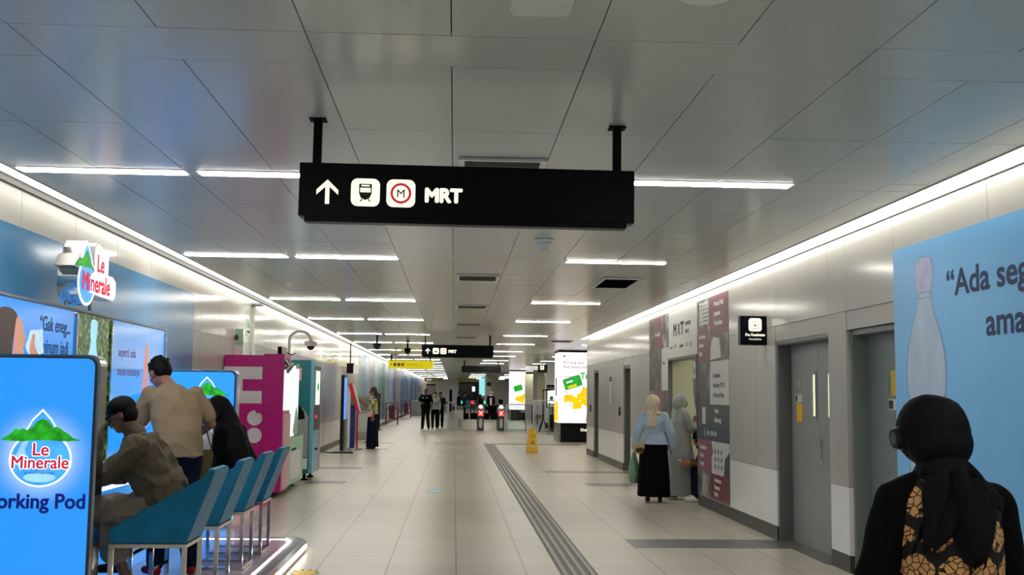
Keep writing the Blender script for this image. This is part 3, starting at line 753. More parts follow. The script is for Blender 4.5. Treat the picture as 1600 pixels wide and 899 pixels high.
plain_sign(-2.55, 42, 2.77, 1.72, .3, M_gold, 'yellow hanging sign with small black pictograms on the left side', True, words=('Pintu Keluar   Exit', .085, .7, -.02, M_ink), grp='yellow exit signs')
plain_sign(.3, 48.5, 2.78, 1.75, .3, M_black, 'blank black hanging sign over the ticket gates')
plain_sign(-2.75, 100, 2.93, 1.7, .28, M_olive, 'dim olive sign at the far end, left one', words=('EXIT', .22, .2, -.08, M_signlit), grp='olive signs at the far end')
plain_sign(.3, 100, 2.93, 1.7, .28, M_olive, 'dim olive sign at the far end, right one above the dark window', grp='olive signs at the far end')
# ------------------------------------------------ health post sign on the right wall
t_ = thing('wall_sign', 'black square sign reading Pos Kesehatan, projecting from the right wall', 'sign', (XR, 12.05, 0))
b = MB(); b.box(-.30, .035, -.05, .05, 2.105, 2.43); b.build('panel', M_signpanel, t_, .003)
b = MB(); b.box(-.08, -.001, .05, .16, 2.16, 2.36); b.build('bracket', M_blackmat, t_)
fr = F_front(-.133, -.05, 2.27)
b = MB(); b.slab(rrect(-.073, -.012, .073, .134, .03), fr, 0, .003); ic = b.build('house_icon', M_signlit, t_)
b = MB()
hp = [(-.036, .02), (.036, .02), (.036, .072), (0, .104), (-.036, .072)]
for i in range(5):
    p, q = V(hp[i]), V(hp[(i+1) % 5]); d = (q-p).normalized(); n_ = V((-d.y, d.x))*.003
    b.slab([tuple(p-n_), tuple(q-n_), tuple(q+n_), tuple(p+n_)], shift(fr, 0, 0, .003), 0, .001)
b.build('house', M_redv, ic)
b = MB(); b.slab(rect(-.016, .05, .016, .06), fr, .003, .0045); b.slab(rect(-.005, .039, .005, .071), fr, .003, .0045); b.build('cross', M_ink, ic)
text('Pos Kesehatan', .045, fr, .0, -.065, M_signlit, t_, 'lettering', 'CENTER', .84, .0009)
text('First Aid Post', .03, fr, .0, -.11, M_signlit, t_, 'lettering', 'CENTER', .84)

# ================================================================== RIGHT WALL POSTERS
def cell(parent, fr, poly, m, name='picture_panel', d=.002): b = MB(); b.slab(poly, fr, 0, d); return b.build(name, m, parent)
P1 = thing('wall_poster', 'tall collage poster in plum, slate and white squares, right of the shop opening', 'poster', (XR, 15.5, 0), 0, 'collage posters around the shop opening')
fr = F_right(-.001, 0, 0)
W1 = 1.8; m1 = .93
rowsz = [2.88, 2.0, 1.42, .93, .16]
a = cell(P1, fr, rect(0, 2.5, .75, 2.88), M_photo); 
b = MB()
for i in range(6):
    for j in range(4): b.slab([(.16+.14*j+.0*i, 2.53+.055*i), (.16+.14*j+.11, 2.53+.055*i), (.16+.14*j+.11, 2.57+.055*i), (.16+.14*j, 2.57+.055*i)], shift(fr, 0, 0, .002), 0, .001)
b.build('building_windows', M_pwhite, a)
c_ = cell(P1, fr, rect(.75, 2.36, W1, 2.88), M_plum, 'plum_panel')
for i, s in enumerate(('Virtual Mall', 'Layanan', 'Perbankan')): text(s, .085, fr, 1.02, 2.74-.13*i, M_pwhite, c_, 'lettering', 'LEFT', 1.3, .005, .002)
c_ = cell(P1, fr, rect(0, 2.0, .7, 2.5), M_plum, 'plum_panel')
for i, s in enumerate(('Perusahaan', 'Rintisan', 'Bisnis')): text(s, .075, fr, .12, 2.34-.12*i, M_pwhite, c_, 'lettering', 'LEFT', 1.2, .004, .002)
a = cell(P1, fr, rect(.7, 2.0, W1, 2.36), M_photo2)
b = MB(); b.slab([(.8, 2.02), (1.4, 2.04), (1.3, 2.3), (.98, 2.33), (.82, 2.2)], fr, .002, .0035); b.build('papers', M_pwhite, a)
a = cell(P1, fr, rect(0, 1.42, .75, 2.0), M_photo2)
c_ = cell(P1, fr, [(.72, 1.42), (W1, 1.42), (W1, 2.0), (.82, 2.0), (.82, 1.9), (.72, 1.86)], M_pwhite, 'white_panel')
for i, s in enumerate(('Konsultasi', 'Pendirian PT/CV', '& Virtual Office')): text(s, .082, fr, .95, 1.78-.13*i, M_inkg, c_, 'lettering', 'LEFT', 1.15, .003, .002)
c_ = cell(P1, fr, rect(0, .93, W1, 1.42), M_slate, 'slate_panel')
text('Pesan', .09, fr, 1.02, 1.31, M_pwhite, c_, 'lettering', 'LEFT', 1.1, .004, .002); text('Sekarang', .09, fr, 1.02, 1.19, M_pwhite, c_, 'lettering', 'LEFT', 1.1, .004, .002)
b = MB(); b.slab(rect(.3, 1.15, .5, 1.38), fr, .002, .0035); b.build('white_block', M_pwhite, c_)
b = MB(); b.slab(circ(.45, 1.03, .06), fr, .002, .0035); b.build('phone_symbol', M_green, c_)
text('0811 1800 188', .09, fr, .58, 1.0, M_pwhite, c_, 'lettering', 'LEFT', 1.0, .001, .002)
c_ = cell(P1, fr, [(0, .5), (.85, .5), (.85, .72), (.93, .8), (.85, .9), (.85, .93), (0, .93)], M_rose, 'rose_panel')
for i, s in enumerate(('Pendaftaran', 'Merek', 'Dagang')): text(s, .075, fr, .15, .8-.11*i, M_pwhite, c_, 'lettering', 'LEFT', 1.1, .004, .002)
c_ = cell(P1, fr, [(.85, .5), (1.5, .5), (1.56, .72), (W1, .82), (W1, .93), (.85, .93), (.85, .9), (.93, .8), (.85, .72)], M_pwhite, 'white_panel')
for i in range(3):
    for j in range(3): 
        b = MB(); b.slab(circ(1.05+.17*i, .8-.1*j, .035, n=10), fr, .002, .0035); b.build('emblem', M_inkg, c_)
c_ = cell(P1, fr, [(1.5, .5), (W1, .5), (W1, .82), (1.56, .72)], M_slate, 'slate_panel')
a = cell(P1, fr, rect(0, .16, .75, .5), M_photo)
b = MB(); b.slab([(.25, .17), (.55, .17), (.5, .45), (.3, .45)], fr, .002, .0035); b.build('grey_jacket', M_mid, a)
c_ = cell(P1, fr, rect(.75, .16, W1, .5), M_plum, 'plum_panel')
for i, s in enumerate(('Pembuatan', 'Rencana', 'Bisnis')): text(s, .075, fr, 1.0, .4-.09*i, M_pwhite, c_, 'lettering', 'LEFT', 1.1, .004, .002)
# header board
P2 = thing('wall_poster', 'white header board reading MRT Business Space above the shop opening', 'poster', (XR, 17.6, 0), 0, 'collage posters around the shop opening')
hb = cell(P2, fr, rect(0.002, 2.14, 2.098, 2.88), M_pwhite, 'board')
text('M', .27, fr, .38, 2.48, M_ink, hb, 'lettering', 'LEFT', 1.25, .012, .002); text('R', .25, fr, .745, 2.48, M_ink, hb, 'lettering', 'LEFT', .95, .008, .002); text('T', .27, fr, .94, 2.48, M_ink, hb, 'lettering', 'LEFT', 1.4, .014, .002)
text('BUSINESS', .075, fr, 1.28, 2.6, M_ink, hb, 'lettering', 'LEFT', 1.2, .002, .002); text('SPACE', .075, fr, 1.28, 2.48, M_ink, hb, 'lettering', 'LEFT', 1.2, .002, .002)
for i, (s, w) in enumerate((('o mri', .1), ('PT', .5), ('madani', .85), ('IO', 1.35), ('|||', 1.62))): text(s, .08, fr, w, 2.28, M_inkg, hb, 'small_logo', 'LEFT', 1.25, .002, .002)
# left poster
P3 = thing('wall_poster', 'narrow collage poster in plum and grey squares, left of the shop opening', 'poster', (XR, 19.36, 0), 0, 'collage posters around the shop opening')
a = cell(P3, fr, rect(0, 2.32, 1.2, 2.88), M_plum, 'plum_panel'); text('Event Space', .1, fr, .55, 2.55, M_pwhite, a, 'lettering', 'LEFT', 1.0, .002, .002)
cell(P3, fr, rect(0, 2.32, .4, 2.88), M_photo2, d=.0035); cell(P3, fr, rect(1.2, 2.32, 1.755, 2.88), M_photo)
cell(P3, fr, rect(0, 1.62, 1.15, 2.32), M_photo2); c_ = cell(P3, fr, rect(1.15, 1.62, 1.755, 2.32), M_pwhite, 'white_panel')
text('Fasilitas', .08, fr, 1.25, 2.05, M_inkg, c_, 'lettering', 'LEFT', .8, .001, .002)
cell(P3, fr, rect(0, 1.2, .5, 1.62), M_photo); c_ = cell(P3, fr, rect(.5, 1.2, 1.2, 1.62), M_rose, 'rose_panel'); cell(P3, fr, rect(1.2, 1.2, 1.755, 1.62), M_photo2)
cell(P3, fr, rect(0, .16, 1.755, 1.2), M_slate, 'slate_panel')
# curved edge board standing in the opening
P4 = thing('curved_board', 'dark curved-edge board with white patch at the near side of the shop opening', 'board', (XR, 15.5, 0))
pl = [(-.0, 2.10), (-.26, 2.10), (-.26, 1.85), (-.24, 1.6), (-.16, 1.42), (-.06, 1.3), (-.03, 1.1), (-.03, .9), (0, .9)]
b = MB(); b.slab(pl, F_right(.004, -.002, 0), 0, .012); b.build('board', M_slate, P4)
b = MB(); b.slab(rrect(-.22, 1.78, -.09, 2.04, .04), F_right(-.009, 0, 0), 0, .002); q = b.build('white_patch', M_pwhite, P4)
b = MB(); b.slab(circ(-.155, 1.9, .03, .05), F_right(-.011, 0, 0), 0, .001); b.build('bell_symbol', M_ink, q)

# ================================================================== BLUE BOTTLE POSTER (right)
PB = thing('wall_poster', 'large light blue poster with pale water bottle on the right wall', 'poster', (XR, 8.45, 0))
fr = F_right(-.001, 0, 0)
cell(PB, fr, rect(0, .16, 5.6, 2.70), M_blueprint, 'sheet')
f2 = shift(fr, 0, 0, .002)
def bot(cx, w, top, sc):     # half outline of a contoured bottle, z down from top
    hp = [(.085, 0), (.09, .22), (.075, .24), (.075, .29), (.1, .40), (.16, .55), (.205, .72), (.215, .90), (.20, 1.02), (.17, 1.10), (.16, 1.16), (.18, 1.26), (.20, 1.45), (.20, 2.1), (.18, 2.16)]
    L = [(cx-a*w, top-z*sc) for a, z in hp]; R_ = [(cx+a*w, top-z*sc) for a, z in hp]
    return smooth_poly(L+R_[::-1], 4)
M_bott = mat('bottle_print', (176, 198, 222), .35, var=.12, vscale=5, stretch=(1, 1, .4)); M_bott2 = mat('bottle_print_shade', (128, 160, 204), .35, var=.1, vscale=6)
M_cap = mat('cap_print', (186, 188, 224), .35, var=.12, vscale=12)
o_ = cell(PB, f2, bot(.56, 1.62, 2.56, .99), M_bott2, 'bottle_outline', .001)
b = MB(); b.slab(bot(.56, 1.5, 2.55, .985), shift(f2, 0, 0, .001), 0, .001); bb_ = b.build('bottle_body', M_bott, PB)
b = MB(); b.slab(rrect(.56-.125, 2.34, .56+.125, 2.565, .02), shift(f2, 0, 0, .002), 0, .001); b.build('bottle_cap', M_cap, PB)
b = MB()
for z in (2.31, 2.27, 1.47, 1.42): b.slab(rect(.56-.12 if z > 2 else .56-.25, z, .56+.12 if z > 2 else .56+.25, z+.008), shift(f2, 0, 0, .002), 0, .001)
b.build('bottle_rings', M_bott2, PB)
text('“Ada segar', .255, fr, .93, 2.25, M_navytxt, PB, 'lettering', 'LEFT', 1.22, .006, .002)
text('aman', .255, fr, 1.49, 1.945, M_navytxt, PB, 'lettering', 'LEFT', 1.22, .006, .002)
text('#Sehat', .13, fr, 1.56, .64, M_pwhite, PB, 'lettering', 'LEFT', 1., .003, .002)
# ================================================================== LEFT WALL FILMS
t_ = thing('wall_graphic', 'large steel blue glossy film covering the left wall behind the drinks pod', 'wall graphic', (XL, 0, 0), 0)
b = MB(); b.slab(rect(3.2, .16, 14.1, 2.755), F_left(.001, 0, 0), 0, .003); b.build('sheet', M_bluefilm, t_)
M_lav = mat('lavender_film', (146, 150, 172), .3, var=.03, vscale=.6); M_t1 = mat('pale_teal_film', (158, 190, 192), .25, var=.06, vscale=2, stretch=(1, 2, .1))
M_t2 = mat('pale_blue_film', (140, 168, 206), .25, var=.06, vscale=2, stretch=(1, 2, .1)); M_t3 = mat('pale_rose_film', (188, 172, 186), .25, var=.05, vscale=2, stretch=(1, 2, .1)); M_t4 = mat('mid_blue_film', (96, 132, 196), .25, var=.08, vscale=2, stretch=(1, 2, .1))
M_t5 = mat('sea_green_film', (110, 168, 160), .25, var=.08, vscale=2, stretch=(1, 2, .1)); M_t6 = mat('slate_film', (90, 100, 116), .3)
def film(y0, y1, m, label, z0=.78, z1=2.28, grp='coloured films on the left wall'):
    t_ = thing('wall_graphic', label, 'wall graphic', (XL, y0, 0), 0, grp)
    b = MB(); b.slab(rect(0, z0, y1-y0, z1), F_left(.001, 0, 0), 0, .003); b.build('sheet', m, t_)
film(20.6, 31, M_lav, 'lavender grey film on the left wall between the vending machines and the kiosk', .9, 2.28)
fl_ = [(38, M_t1), (40.6, M_t2), (43, M_t3), (45.4, M_t1), (48, M_t5), (50.6, M_t6), (53, M_t1), (56, M_t2), (60, M_t6), (63, M_t3), (67, M_t4), (72, M_t4), (77, M_t2), (83, M_t4), (90, M_t4), (98, M_t2)]
nm_ = {M_t1: 'pale teal', M_t2: 'pale blue', M_t3: 'pale rose', M_t4: 'mid blue', M_t5: 'sea green', M_t6: 'dark slate'}
for i, (y, m) in enumerate(fl_):
    film(y+.05, (fl_[i+1][0] if i+1 < len(fl_) else 106)-.05, m, 'tall %s film on the left wall past the kiosk' % nm_[m], .3, 2.95)
t_ = thing('wall_sign', 'small green and white exit plate high on the left wall above the pink machine', 'sign', (XL, 17.75, 2.56))
b = MB(); b.slab(rect(-.17, -.14, .17, .14), F_left(.001, 0, 0), 0, .012); b.build('plate', M_pwhite, t_)
b = MB(); b.slab(rect(-.14, -.02, .14, .11), F_left(.013, 0, 0), 0, .001); b.build('green_field', M_green, t_)
b = MB(); b.slab(rect(-.12, -.1, .12, -.06), F_left(.013, 0, 0), 0, .001); b.build('text_line', M_ink, t_)
t_ = thing('pilaster', 'slim pale steel cover strip running up the left wall past the pink machine', 'cover strip', (XL, 18.1, 0))
b = MB(); b.box(.001, .05, -.05, .05, .15, 2.96); b.build('strip', M_upper, t_, .004); b = MB(); b.box(.001, .16, -.12, .12, 2.93, 2.963); b.build('cap_plate', M_steelpaint, t_, .003)

# ================================================================== WORKING POD
PX = -2.30; PZ = .10; PYN = 6.90; PYF = 11.74
pf = thing('pod_platform', 'low white platform with bright LED edge lines under the drinks pod', 'platform', (0, 0, 0))
M_plat = mat('platform_gloss', (196, 184, 190), .12, var=.04, vscale=3)
pl = [(-3.34, 6.0), (-1.40, 6.0), (-1.40, 10.72), (-1.52, 11.0), (-2.0, 11.0), (-2.0, 11.95), (-3.34, 11.95)]
FH = (V((0, 0, 0)), V((1, 0, 0)), V((0, 1, 0)))
b = MB(); b.slab(pl, FH, .001, PZ-.004); b.build('deck', M_plat, pf)
b = MB(); b.box(-1.4, -1.393, 6.0, 10.7, .01, .03); b.box(-1.4, -1.393, 6.0, 10.7, .078, .098); 
b.bar((-1.396, 10.72, .02), (-1.518, 11.003, .02), .008, .02); b.bar((-1.396, 10.72, .088), (-1.518, 11.003, .088), .008, .02); b.box(-3.3, -1.53, 11.0, 11.006, .078, .098); b.build('edge_profile', M_chrome, pf)
b = MB(); b.box(-1.401, -1.391, 6.0, 10.7, .035, .07); b.bar((-1.396, 10.72, .052), (-1.518, 11.003, .052), .008, .034); b.build('edge_led', M_cove, pf)
b = MB(); b.box(-1.56, -1.535, 6.0, 10.72, PZ-.004, PZ-.001); b.box(-3.3, -1.6, 10.83, 10.855, PZ-.004, PZ-.001); b.bar((-1.547, 10.71, PZ-.0025), (-1.61, 10.845, PZ-.0025), .025, .003, up=(0, 1, 0)); b.build('deck_led', M_cove, pf)
b = MB(); b.box(-1.50, -1.44, 6.0, 10.7, PZ-.004, PZ-.002); b.build('dark_border', M_slate, pf)

def minerale_logo(parent, fr, W, lit=True, words=True, thick=.001):
    """drop with green mountains; W = width of the lettering; frame origin at the lettering centre"""
    k = W/.40
    drop = []
    for i in range(41):
        a = -PI/2-PI*.78+PI*1.56*i/40
        drop.append((.185*math.cos(a)*k, (-.005+.165*math.sin(a))*k))
    drop = [(x, y) for x, y in drop]+[(.06*k, .235*k), (0, .30*k), (-.06*k, .235*k)]
    halo = [(x*1.28, (y-.02*k)*1.22+.02*k) for x, y in drop]
    b = MB(); b.slab(drop, fr, thick, thick*2); dr = b.build('water_drop', M_sky, parent)
    b = MB(); b.slab([(x*1.06, (y-.02*k)*1.05+.02*k) for x, y in drop], fr, 0, thick); b.build('drop_rim', M_whitelit, dr)
    b = MB(); b.slab([(-.16*k, .0), (-.12*k, -.08*k), (-.08*k, -.02*k), (-.1*k, .06*k), (-.06*k, .15*k), (-.12*k, .1*k)], fr, thick*2, thick*2.6)
    b.slab(circ(0, -.12*k, .1*k, .03*k), fr, thick*2, thick*2.6); b.build('drop_sheen', M_palelit, dr)
    b = MB()
    for pts in ([(-.245, .115), (-.2, .15), (-.165, .185), (-.14, .18), (-.12, .19), (-.09, .18), (-.05, .2), (-.05, .115)], [(.06, .115), (.07, .19), (.1, .2), (.13, .18), (.17, .155), (.2, .13), (.245, .115)]):
        b.slab(smooth_poly([(x*k, y*k) for x, y in pts], 3), fr, thick*2, thick*3)
    b.slab([(x*k, y*k) for x, y in [(-.13, .115), (-.08, .17), (-.03, .235), (0, .25), (.04, .24), (.08, .18), (.13, .115)]], fr, thick*3, thick*4)
    b.build('mountains', M_greenlit, parent)
    if words:
        for m_, of, dn in ((M_whitelit, .0075, 4), (M_redlit, .0022, 5)):
            text('Le', .112*k, fr, 0, .02*k, m_, parent, 'lettering', 'CENTER', 1., of*k, thick*dn, thick*.4)
            text('Minerale', .112*k, fr, 0, -.062*k, m_, parent, 'lettering', 'CENTER', .93, of*k, thick*dn, thick*.4)
        text('air mineral pegunungan', .02*k, fr, 0, -.098*k, M_navylit, parent, 'tagline', 'CENTER', 1., 0, thick*4, thick*.4)
def lit_halo():
    m = mat('lightbox_blue_halo', (52, 150, 235), .3, emit=.8, ergb=(46, 150, 240)); nt = m.node_tree; b = nt.nodes['Principled BSDF']; L = nt.links.new; N = nt.nodes.new
    tc = N('ShaderNodeTexCoord'); mp = N('ShaderNodeMapping'); mp.inputs['Location'].default_value = (2.53/.34, 0, -1.01/.34); mp.inputs['Scale'].default_value = (1/.34, 0, 1/.34)
    g = N('ShaderNodeTexGradient'); g.gradient_type = 'QUADRATIC_SPHERE'; L(tc.outputs['Object'], mp.inputs[0]); L(mp.outputs[0], g.inputs[0])
    r = N('ShaderNodeValToRGB'); r.color_ramp.elements[0].color = lin((44, 146, 238))+(1,); r.color_ramp.elements[1].color = lin((235, 248, 255))+(1,); r.color_ramp.elements[1].position = .55
    L(g.outputs['Fac'], r.inputs[0]); L(r.outputs[0], b.inputs['Base Color']); L(r.outputs[0], b.inputs['Emission Color'])
    return m
M_halo = lit_halo()
def end_panel(y, label, back=False, PX=-2.30, z1=1.745):
    t_ = thing('pod_light_box', label, 'light box', (0, y, PZ), 0)
    z1 -= PZ
    fr = F_front(0, 0, 0)
    b = MB(); b.slab(rrect(-3.30, 0, PX, z1, .07), fr, -.13, 0); b.slab(rrect(-3.30, 0, PX, z1, .07), fr, 0, .001); b.build('casing', M_chrome, t_)
    b = MB(); b.slab(rrect(-3.285, .012, PX-.018, z1-.012, .06), fr, .001, .006); b.build('dark_rim', M_slate, t_)
    b = MB(); b.slab(rrect(-3.27, .02, PX-.034, z1-.024, .05), fr, .006, .01); b.build('lit_face', M_halo if not back else M_blueLB, t_)
    return t_, fr
p_, fr = end_panel(PYN, 'glowing blue light box reading Le Minerale Working Pod at the near end of the pod', False, -2.195, 1.735)
lf = shift((V((-2.53, 0, 1.096-PZ)), fr[1], fr[2]), 0, 0, .0105)
minerale_logo(p_, lf, .385)
text('Working Pod', .126, shift((V((0, 0, 0)), fr[1], fr[2]), 0, 0, .0105), -2.243, .795-PZ, M_navylit, p_, 'lettering', 'RIGHT', .96, .0035, 0, .0008)
p2_, fr = end_panel(PYF, 'blue light box panel with mountains at the far end of the pod', True)
lf = shift((V((-2.62, 0, 1.36-PZ)), fr[1], fr[2]), 0, 0, .0105)
minerale_logo(p2_, lf, .40)
# back wall of lit advertisements
bw = thing('pod_back_wall', 'long row of lit blue advertisement panels with chrome edges behind the pod counter', 'light box', (-3.2, 0, PZ))
zt = 2.19-PZ
fr = F_left(0, 0, 0)
b = MB(); b.slab(rrect(7.06, 0, 12.2, zt, .10), fr, -.14, 0); b.build('casing', M_chrome, bw)
segs = [(7.08, 9.28, M_bluead, 'advertisement'), (9.36, 10.22, M_foliage, 'advertisement'), (10.30, 12.12, M_bluead2, 'advertisement')]
ads = []
for y0, y1, m, nm in segs:
    b = MB(); b.slab(rrect(y0, .02, y1, zt-.02, .05), fr, .001, .012); ads.append(b.build(nm, m, bw))
ads[0]['label'] = 'blue panel with a woman drinking from a glass'; ads[1]['label'] = 'green foliage panel with a bottle'; ads[2]['label'] = 'pale blue panel with faded lettering'
for y in (9.30, 10.24, 12.13):
    b = MB(); b.box(0, .03, y, y+.04, .02, zt-.03); b.build('chrome_strip', M_chrome, bw, .008)
b = MB(); b.box(-.02, .03, 7.08, 12.14, zt-.014, zt+.004); b.build('top_rail', M_steelpaint, bw, .003)
# woman drinking (printed)
f3 = shift(fr, 0, 0, .0125)
M_adskin = mat('print_skin', (226, 160, 136), .3, emit=.25); M_adhair = mat('print_hair', (66, 44, 40), .3, emit=.06, var=.2, vscale=14); M_adglass = mat('print_glass', (190, 225, 246), .2, emit=.5, var=.2, vscale=25)
zo = -PZ
b = MB(); b.slab(smooth_poly([(7.55, 1.5+zo), (7.62, 1.9+zo), (7.75, 2.07+zo), (7.92, 2.1+zo), (8.06, 2.07+zo), (8.1, 2.0+zo), (8.04, 1.9+zo), (8.02, 1.72+zo), (8.06, 1.55+zo), (8.02, 1.4+zo)], 4), f3, 0, .001); b.build('printed_hair', M_adhair, ads[0])
b = MB(); b.slab(smooth_poly([(8.07, 2.03+zo), (8.14, 2.03+zo), (8.2, 1.98+zo), (8.22, 1.93+zo), (8.27, 1.90+zo), (8.23, 1.875+zo), (8.25, 1.85+zo), (8.22, 1.82+zo), (8.24, 1.79+zo), (8.18, 1.755+zo), (8.1, 1.76+zo), (8.12, 1.55+zo), (8.02, 1.5+zo), (8.04, 1.85+zo)], 4), f3, .001, .002); b.build('printed_face', M_adskin, ads[0])
b = MB(); b.slab([(8.26, 1.83+zo), (8.34, 1.96+zo), (8.58, 1.98+zo), (8.62, 1.80+zo), (8.38, 1.74+zo)], f3, .001, .002); b.build('printed_glass', M_adglass, ads[0])
b = MB(); b.slab(smooth_poly([(8.34, 1.80+zo), (8.38, 1.92+zo), (8.43, 1.93+zo), (8.44, 1.84+zo), (8.52, 1.78+zo), (8.56, 1.62+zo), (8.64, 1.4+zo), (8.5, 1.4+zo), (8.44, 1.66+zo)], 4), f3, .002, .003); b.build('printed_hand', M_adskin, ads[0])
text('“Gak eneg...', .16, f3, 8.52, 1.975+zo, M_navytxt, ads[0], 'lettering', 'LEFT', .86, .002, .0, .0006)
text('minum jadi', .16, f3, 8.56, 1.80+zo, M_navytxt, ads[0], 'lettering', 'LEFT', .86, .002, .0, .0006)
b = MB(); b.slab(bot(9.78, .9, 2.12+zo, .62), f3, 0, .001); b.build('printed_bottle', M_palelit, ads[1])
text('seperti ada', .13, f3, 10.5, 1.84+zo, M_rose, ads[2], 'lettering', 'LEFT', 1., .0, .0, .0006)
text('manis-manisnya', .13, f3, 10.5, 1.66+zo, M_rose, ads[2], 'lettering', 'LEFT', .9, .0, .0, .0006)
b = MB(); b.slab(smooth_poly([(11.3, 1.2+zo), (11.38, 1.8+zo), (11.45, 2.0+zo), (11.52, 1.95+zo), (11.56, 1.7+zo), (11.7, 1.2+zo)], 4), f3, 0, .001); b.build('printed_figure', M_adskin, ads[2])
b = MB(); b.slab([(10.32, .5), (12.1, .5), (12.1, 1.35+zo), (11.4, 1.5+zo), (10.9, 1.46+zo), (10.32, 1.38+zo)], f3, 0, .0008); b.build('printed_blue_field', M_bluead, ads[2])
# counter
ct = thing('pod_counter', 'long white-edged work counter with blue front inside the pod', 'counter', (0, 0, PZ))
b = MB(); b.box(-3.18, -2.33, PYN+.14, PYF-.012, .745, .775); b.build('worktop', M_offwhite, ct, .004)
b = MB(); b.box(-3.15, -2.58, PYN+.16, PYF-.03, .0, .744); b.build('counter_front', M_bluead, ct)
b = MB(); b.box(-2.335, -2.325, PYN+.14, PYF-.012, .748, .772); b.build('lit_edge', M_whitelit, ct)
b = MB(); b.tube([(-2.36, PYN+.15, .22), (-2.36, PYF-.03, .22)], .02, 10); 
for y in (7.5, 8.9, 10.3, 11.6): b.box(-2.58, -2.36, y, y+.03, .205, .235)
b.build('foot_rail', M_chrome, ct)
# chairs
def make_chair():
    t_ = thing('bar_chair', 'x', 'chair', (0, 0, 0), PI/2, 'teal velvet chairs at the pod')
    w = .225
    side = [(.24, .46), (.25, .55), (-.40, .92), (-.23, .46)]          # (forward, up)
    for sx in (-1, 1):
        b = MB(); n0 = sx*w; n1 = sx*(w-.045)
        k = [V((n0, y, z)) for y, z in side]+[V((n1, y, z)) for y, z in side]
        b.add(k, [(0, 1, 2, 3), (7, 6, 5, 4), (0, 4, 5, 1), (1, 5, 6, 2), (2, 6, 7, 3), (3, 7, 4, 0)]); b.build('arm_panel', M_teal, t_, .008)
    b = MB(); q = [(-.40, .92), (-.23, .46), (-.18, .46), (-.345, .93)]
    k = [V((-w+.02, y, z)) for y, z in q]+[V((w-.02, y, z)) for y, z in q]
    b.add(k, [(0, 1, 2, 3), (7, 6, 5, 4), (0, 4, 5, 1), (1, 5, 6, 2), (2, 6, 7, 3), (3, 7, 4, 0)]); b.build('backrest', M_teal, t_, .01)
    b = MB(); b.box(-w+.046, w-.046, -.19, .245, .462, .545); b.build('seat', M_teal, t_, .02)
    b = MB()
    for sx in (-1, 1): b.box(min(sx*w, sx*(w-.028)), max(sx*w, sx*(w-.028)), -.235, .245, .435, .458)
    for y in (-.235, .217): b.box(-w+.028, w-.028, y, y+.028, .435, .458)
    b.build('seat_frame', M_chrome, t_)
    for sx in (-1, 1):
        for y in (-.235, .217): b = MB(); b.box(min(sx*w, sx*(w-.028)), max(sx*w, sx*(w-.028)), y, y+.028, .026, .434); b.build('leg', M_chrome, t_, .002)
        b = MB(); b.box(min(sx*w, sx*(w-.028)), max(sx*w, sx*(w-.028)), -.235, .245, 0, .025); b.build('floor_rail', M_chrome, t_, .002)
    b = MB(); b.box(-w+.028, w-.028, -.235, -.21, 0, .025); b.build('floor_rail', M_chrome, t_, .002)
    b = MB(); b.box(-w+.028, w-.028, .217, .24, .14, .165); b.build('footrest', M_chrome, t_, .002)
    return t_
CHX = -1.90
DY = .0
ch0 = make_chair(); ch0.location = (CHX, 7.28, PZ); ch0['label'] = 'teal velvet bar chair nearest the camera, under the man in the cap'
copy_thing(ch0, (CHX, 8.22, PZ), 'second teal velvet bar chair from the camera, beside the standing man')
copy_thing(ch0, (CHX, 9.16, PZ), 'third teal velvet bar chair from the camera, under the woman in black')
copy_thing(ch0, (CHX, 10.02, PZ), 'farthest teal velvet bar chair, at the platform corner')
# raised pod sign
sg = thing('pod_sign', 'raised chrome-sided Le Minerale sign with drop and red letters on two posts above the pod', 'sign', (-3.05, 0, 0))
fr = F_left(.06, 0, 0); k = 1.32
dcx, dcz = 8.93, 2.42
drop = [(dcx+.21*math.cos(a), dcz-.035+.19*math.sin(a)) for a in [-PI/2-PI*.75+PI*1.5*i/30 for i in range(31)]]+[(dcx+.05, dcz+.23), (dcx-.03, dcz+.30), (dcx-.1, dcz+.24)]
mount = [(dcx-.26, dcz+.075), (dcx-.2, dcz+.13), (dcx-.13, dcz+.15), (dcx-.03, dcz+.22), (dcx+.07, dcz+.13), (dcx+.2, dcz+.06), (dcx+.08, dcz+.09), (dcx-.1, dcz+.08)]
b = MB(); b.slab(drop, fr, -.16, 0); b.build('drop_box', M_chrome, sg)
b = MB(); b.slab([(dcx-.3, dcz+.07), (dcx-.2, dcz+.17), (dcx-.08, dcz+.2), (dcx-.08, dcz+.05)], fr, -.16, .001); b.build('mountain_box', M_steel, sg)
b = MB(); b.slab(drop, fr, 0, .004); b.build('drop_rim', M_whitelit, sg)
b = MB(); b.slab([(dcx+(x-dcx)*.86, dcz+(z-dcz)*.9) for x, z in drop], fr, .004, .006); b.build('drop_face', M_sky, sg)
b = MB(); b.slab(mount, fr, .006, .009); b.build('mountains', M_greenlit, sg)
b = MB()
b.slab([(8.98, 2.30), (9.62, 2.285), (9.68, 2.33), (9.68, 2.46), (9.60, 2.50), (9.46, 2.50), (9.46, 2.66), (9.36, 2.70), (9.18, 2.74), (9.10, 2.70), (9.10, 2.48), (8.98, 2.46)], fr, -.12, 0); b.build('letter_box', M_offwhite, sg)
b = MB(); b.slab([(8.99, 2.31), (9.62, 2.295), (9.67, 2.335), (9.67, 2.455), (9.59, 2.49), (9.45, 2.49), (9.45, 2.65), (9.36, 2.69), (9.18, 2.73), (9.11, 2.69), (9.11, 2.49), (8.99, 2.45)], fr, 0, .006); b.build('letter_face', M_whitelit, sg)
for s, u, v, sz in (('Le', 9.14, 2.5, .2), ('Minerale', 8.80, 2.325, .205)): text(s, sz, fr, u, v, M_redlit, sg, 'lettering', 'LEFT', .98, .006, .010, .001)
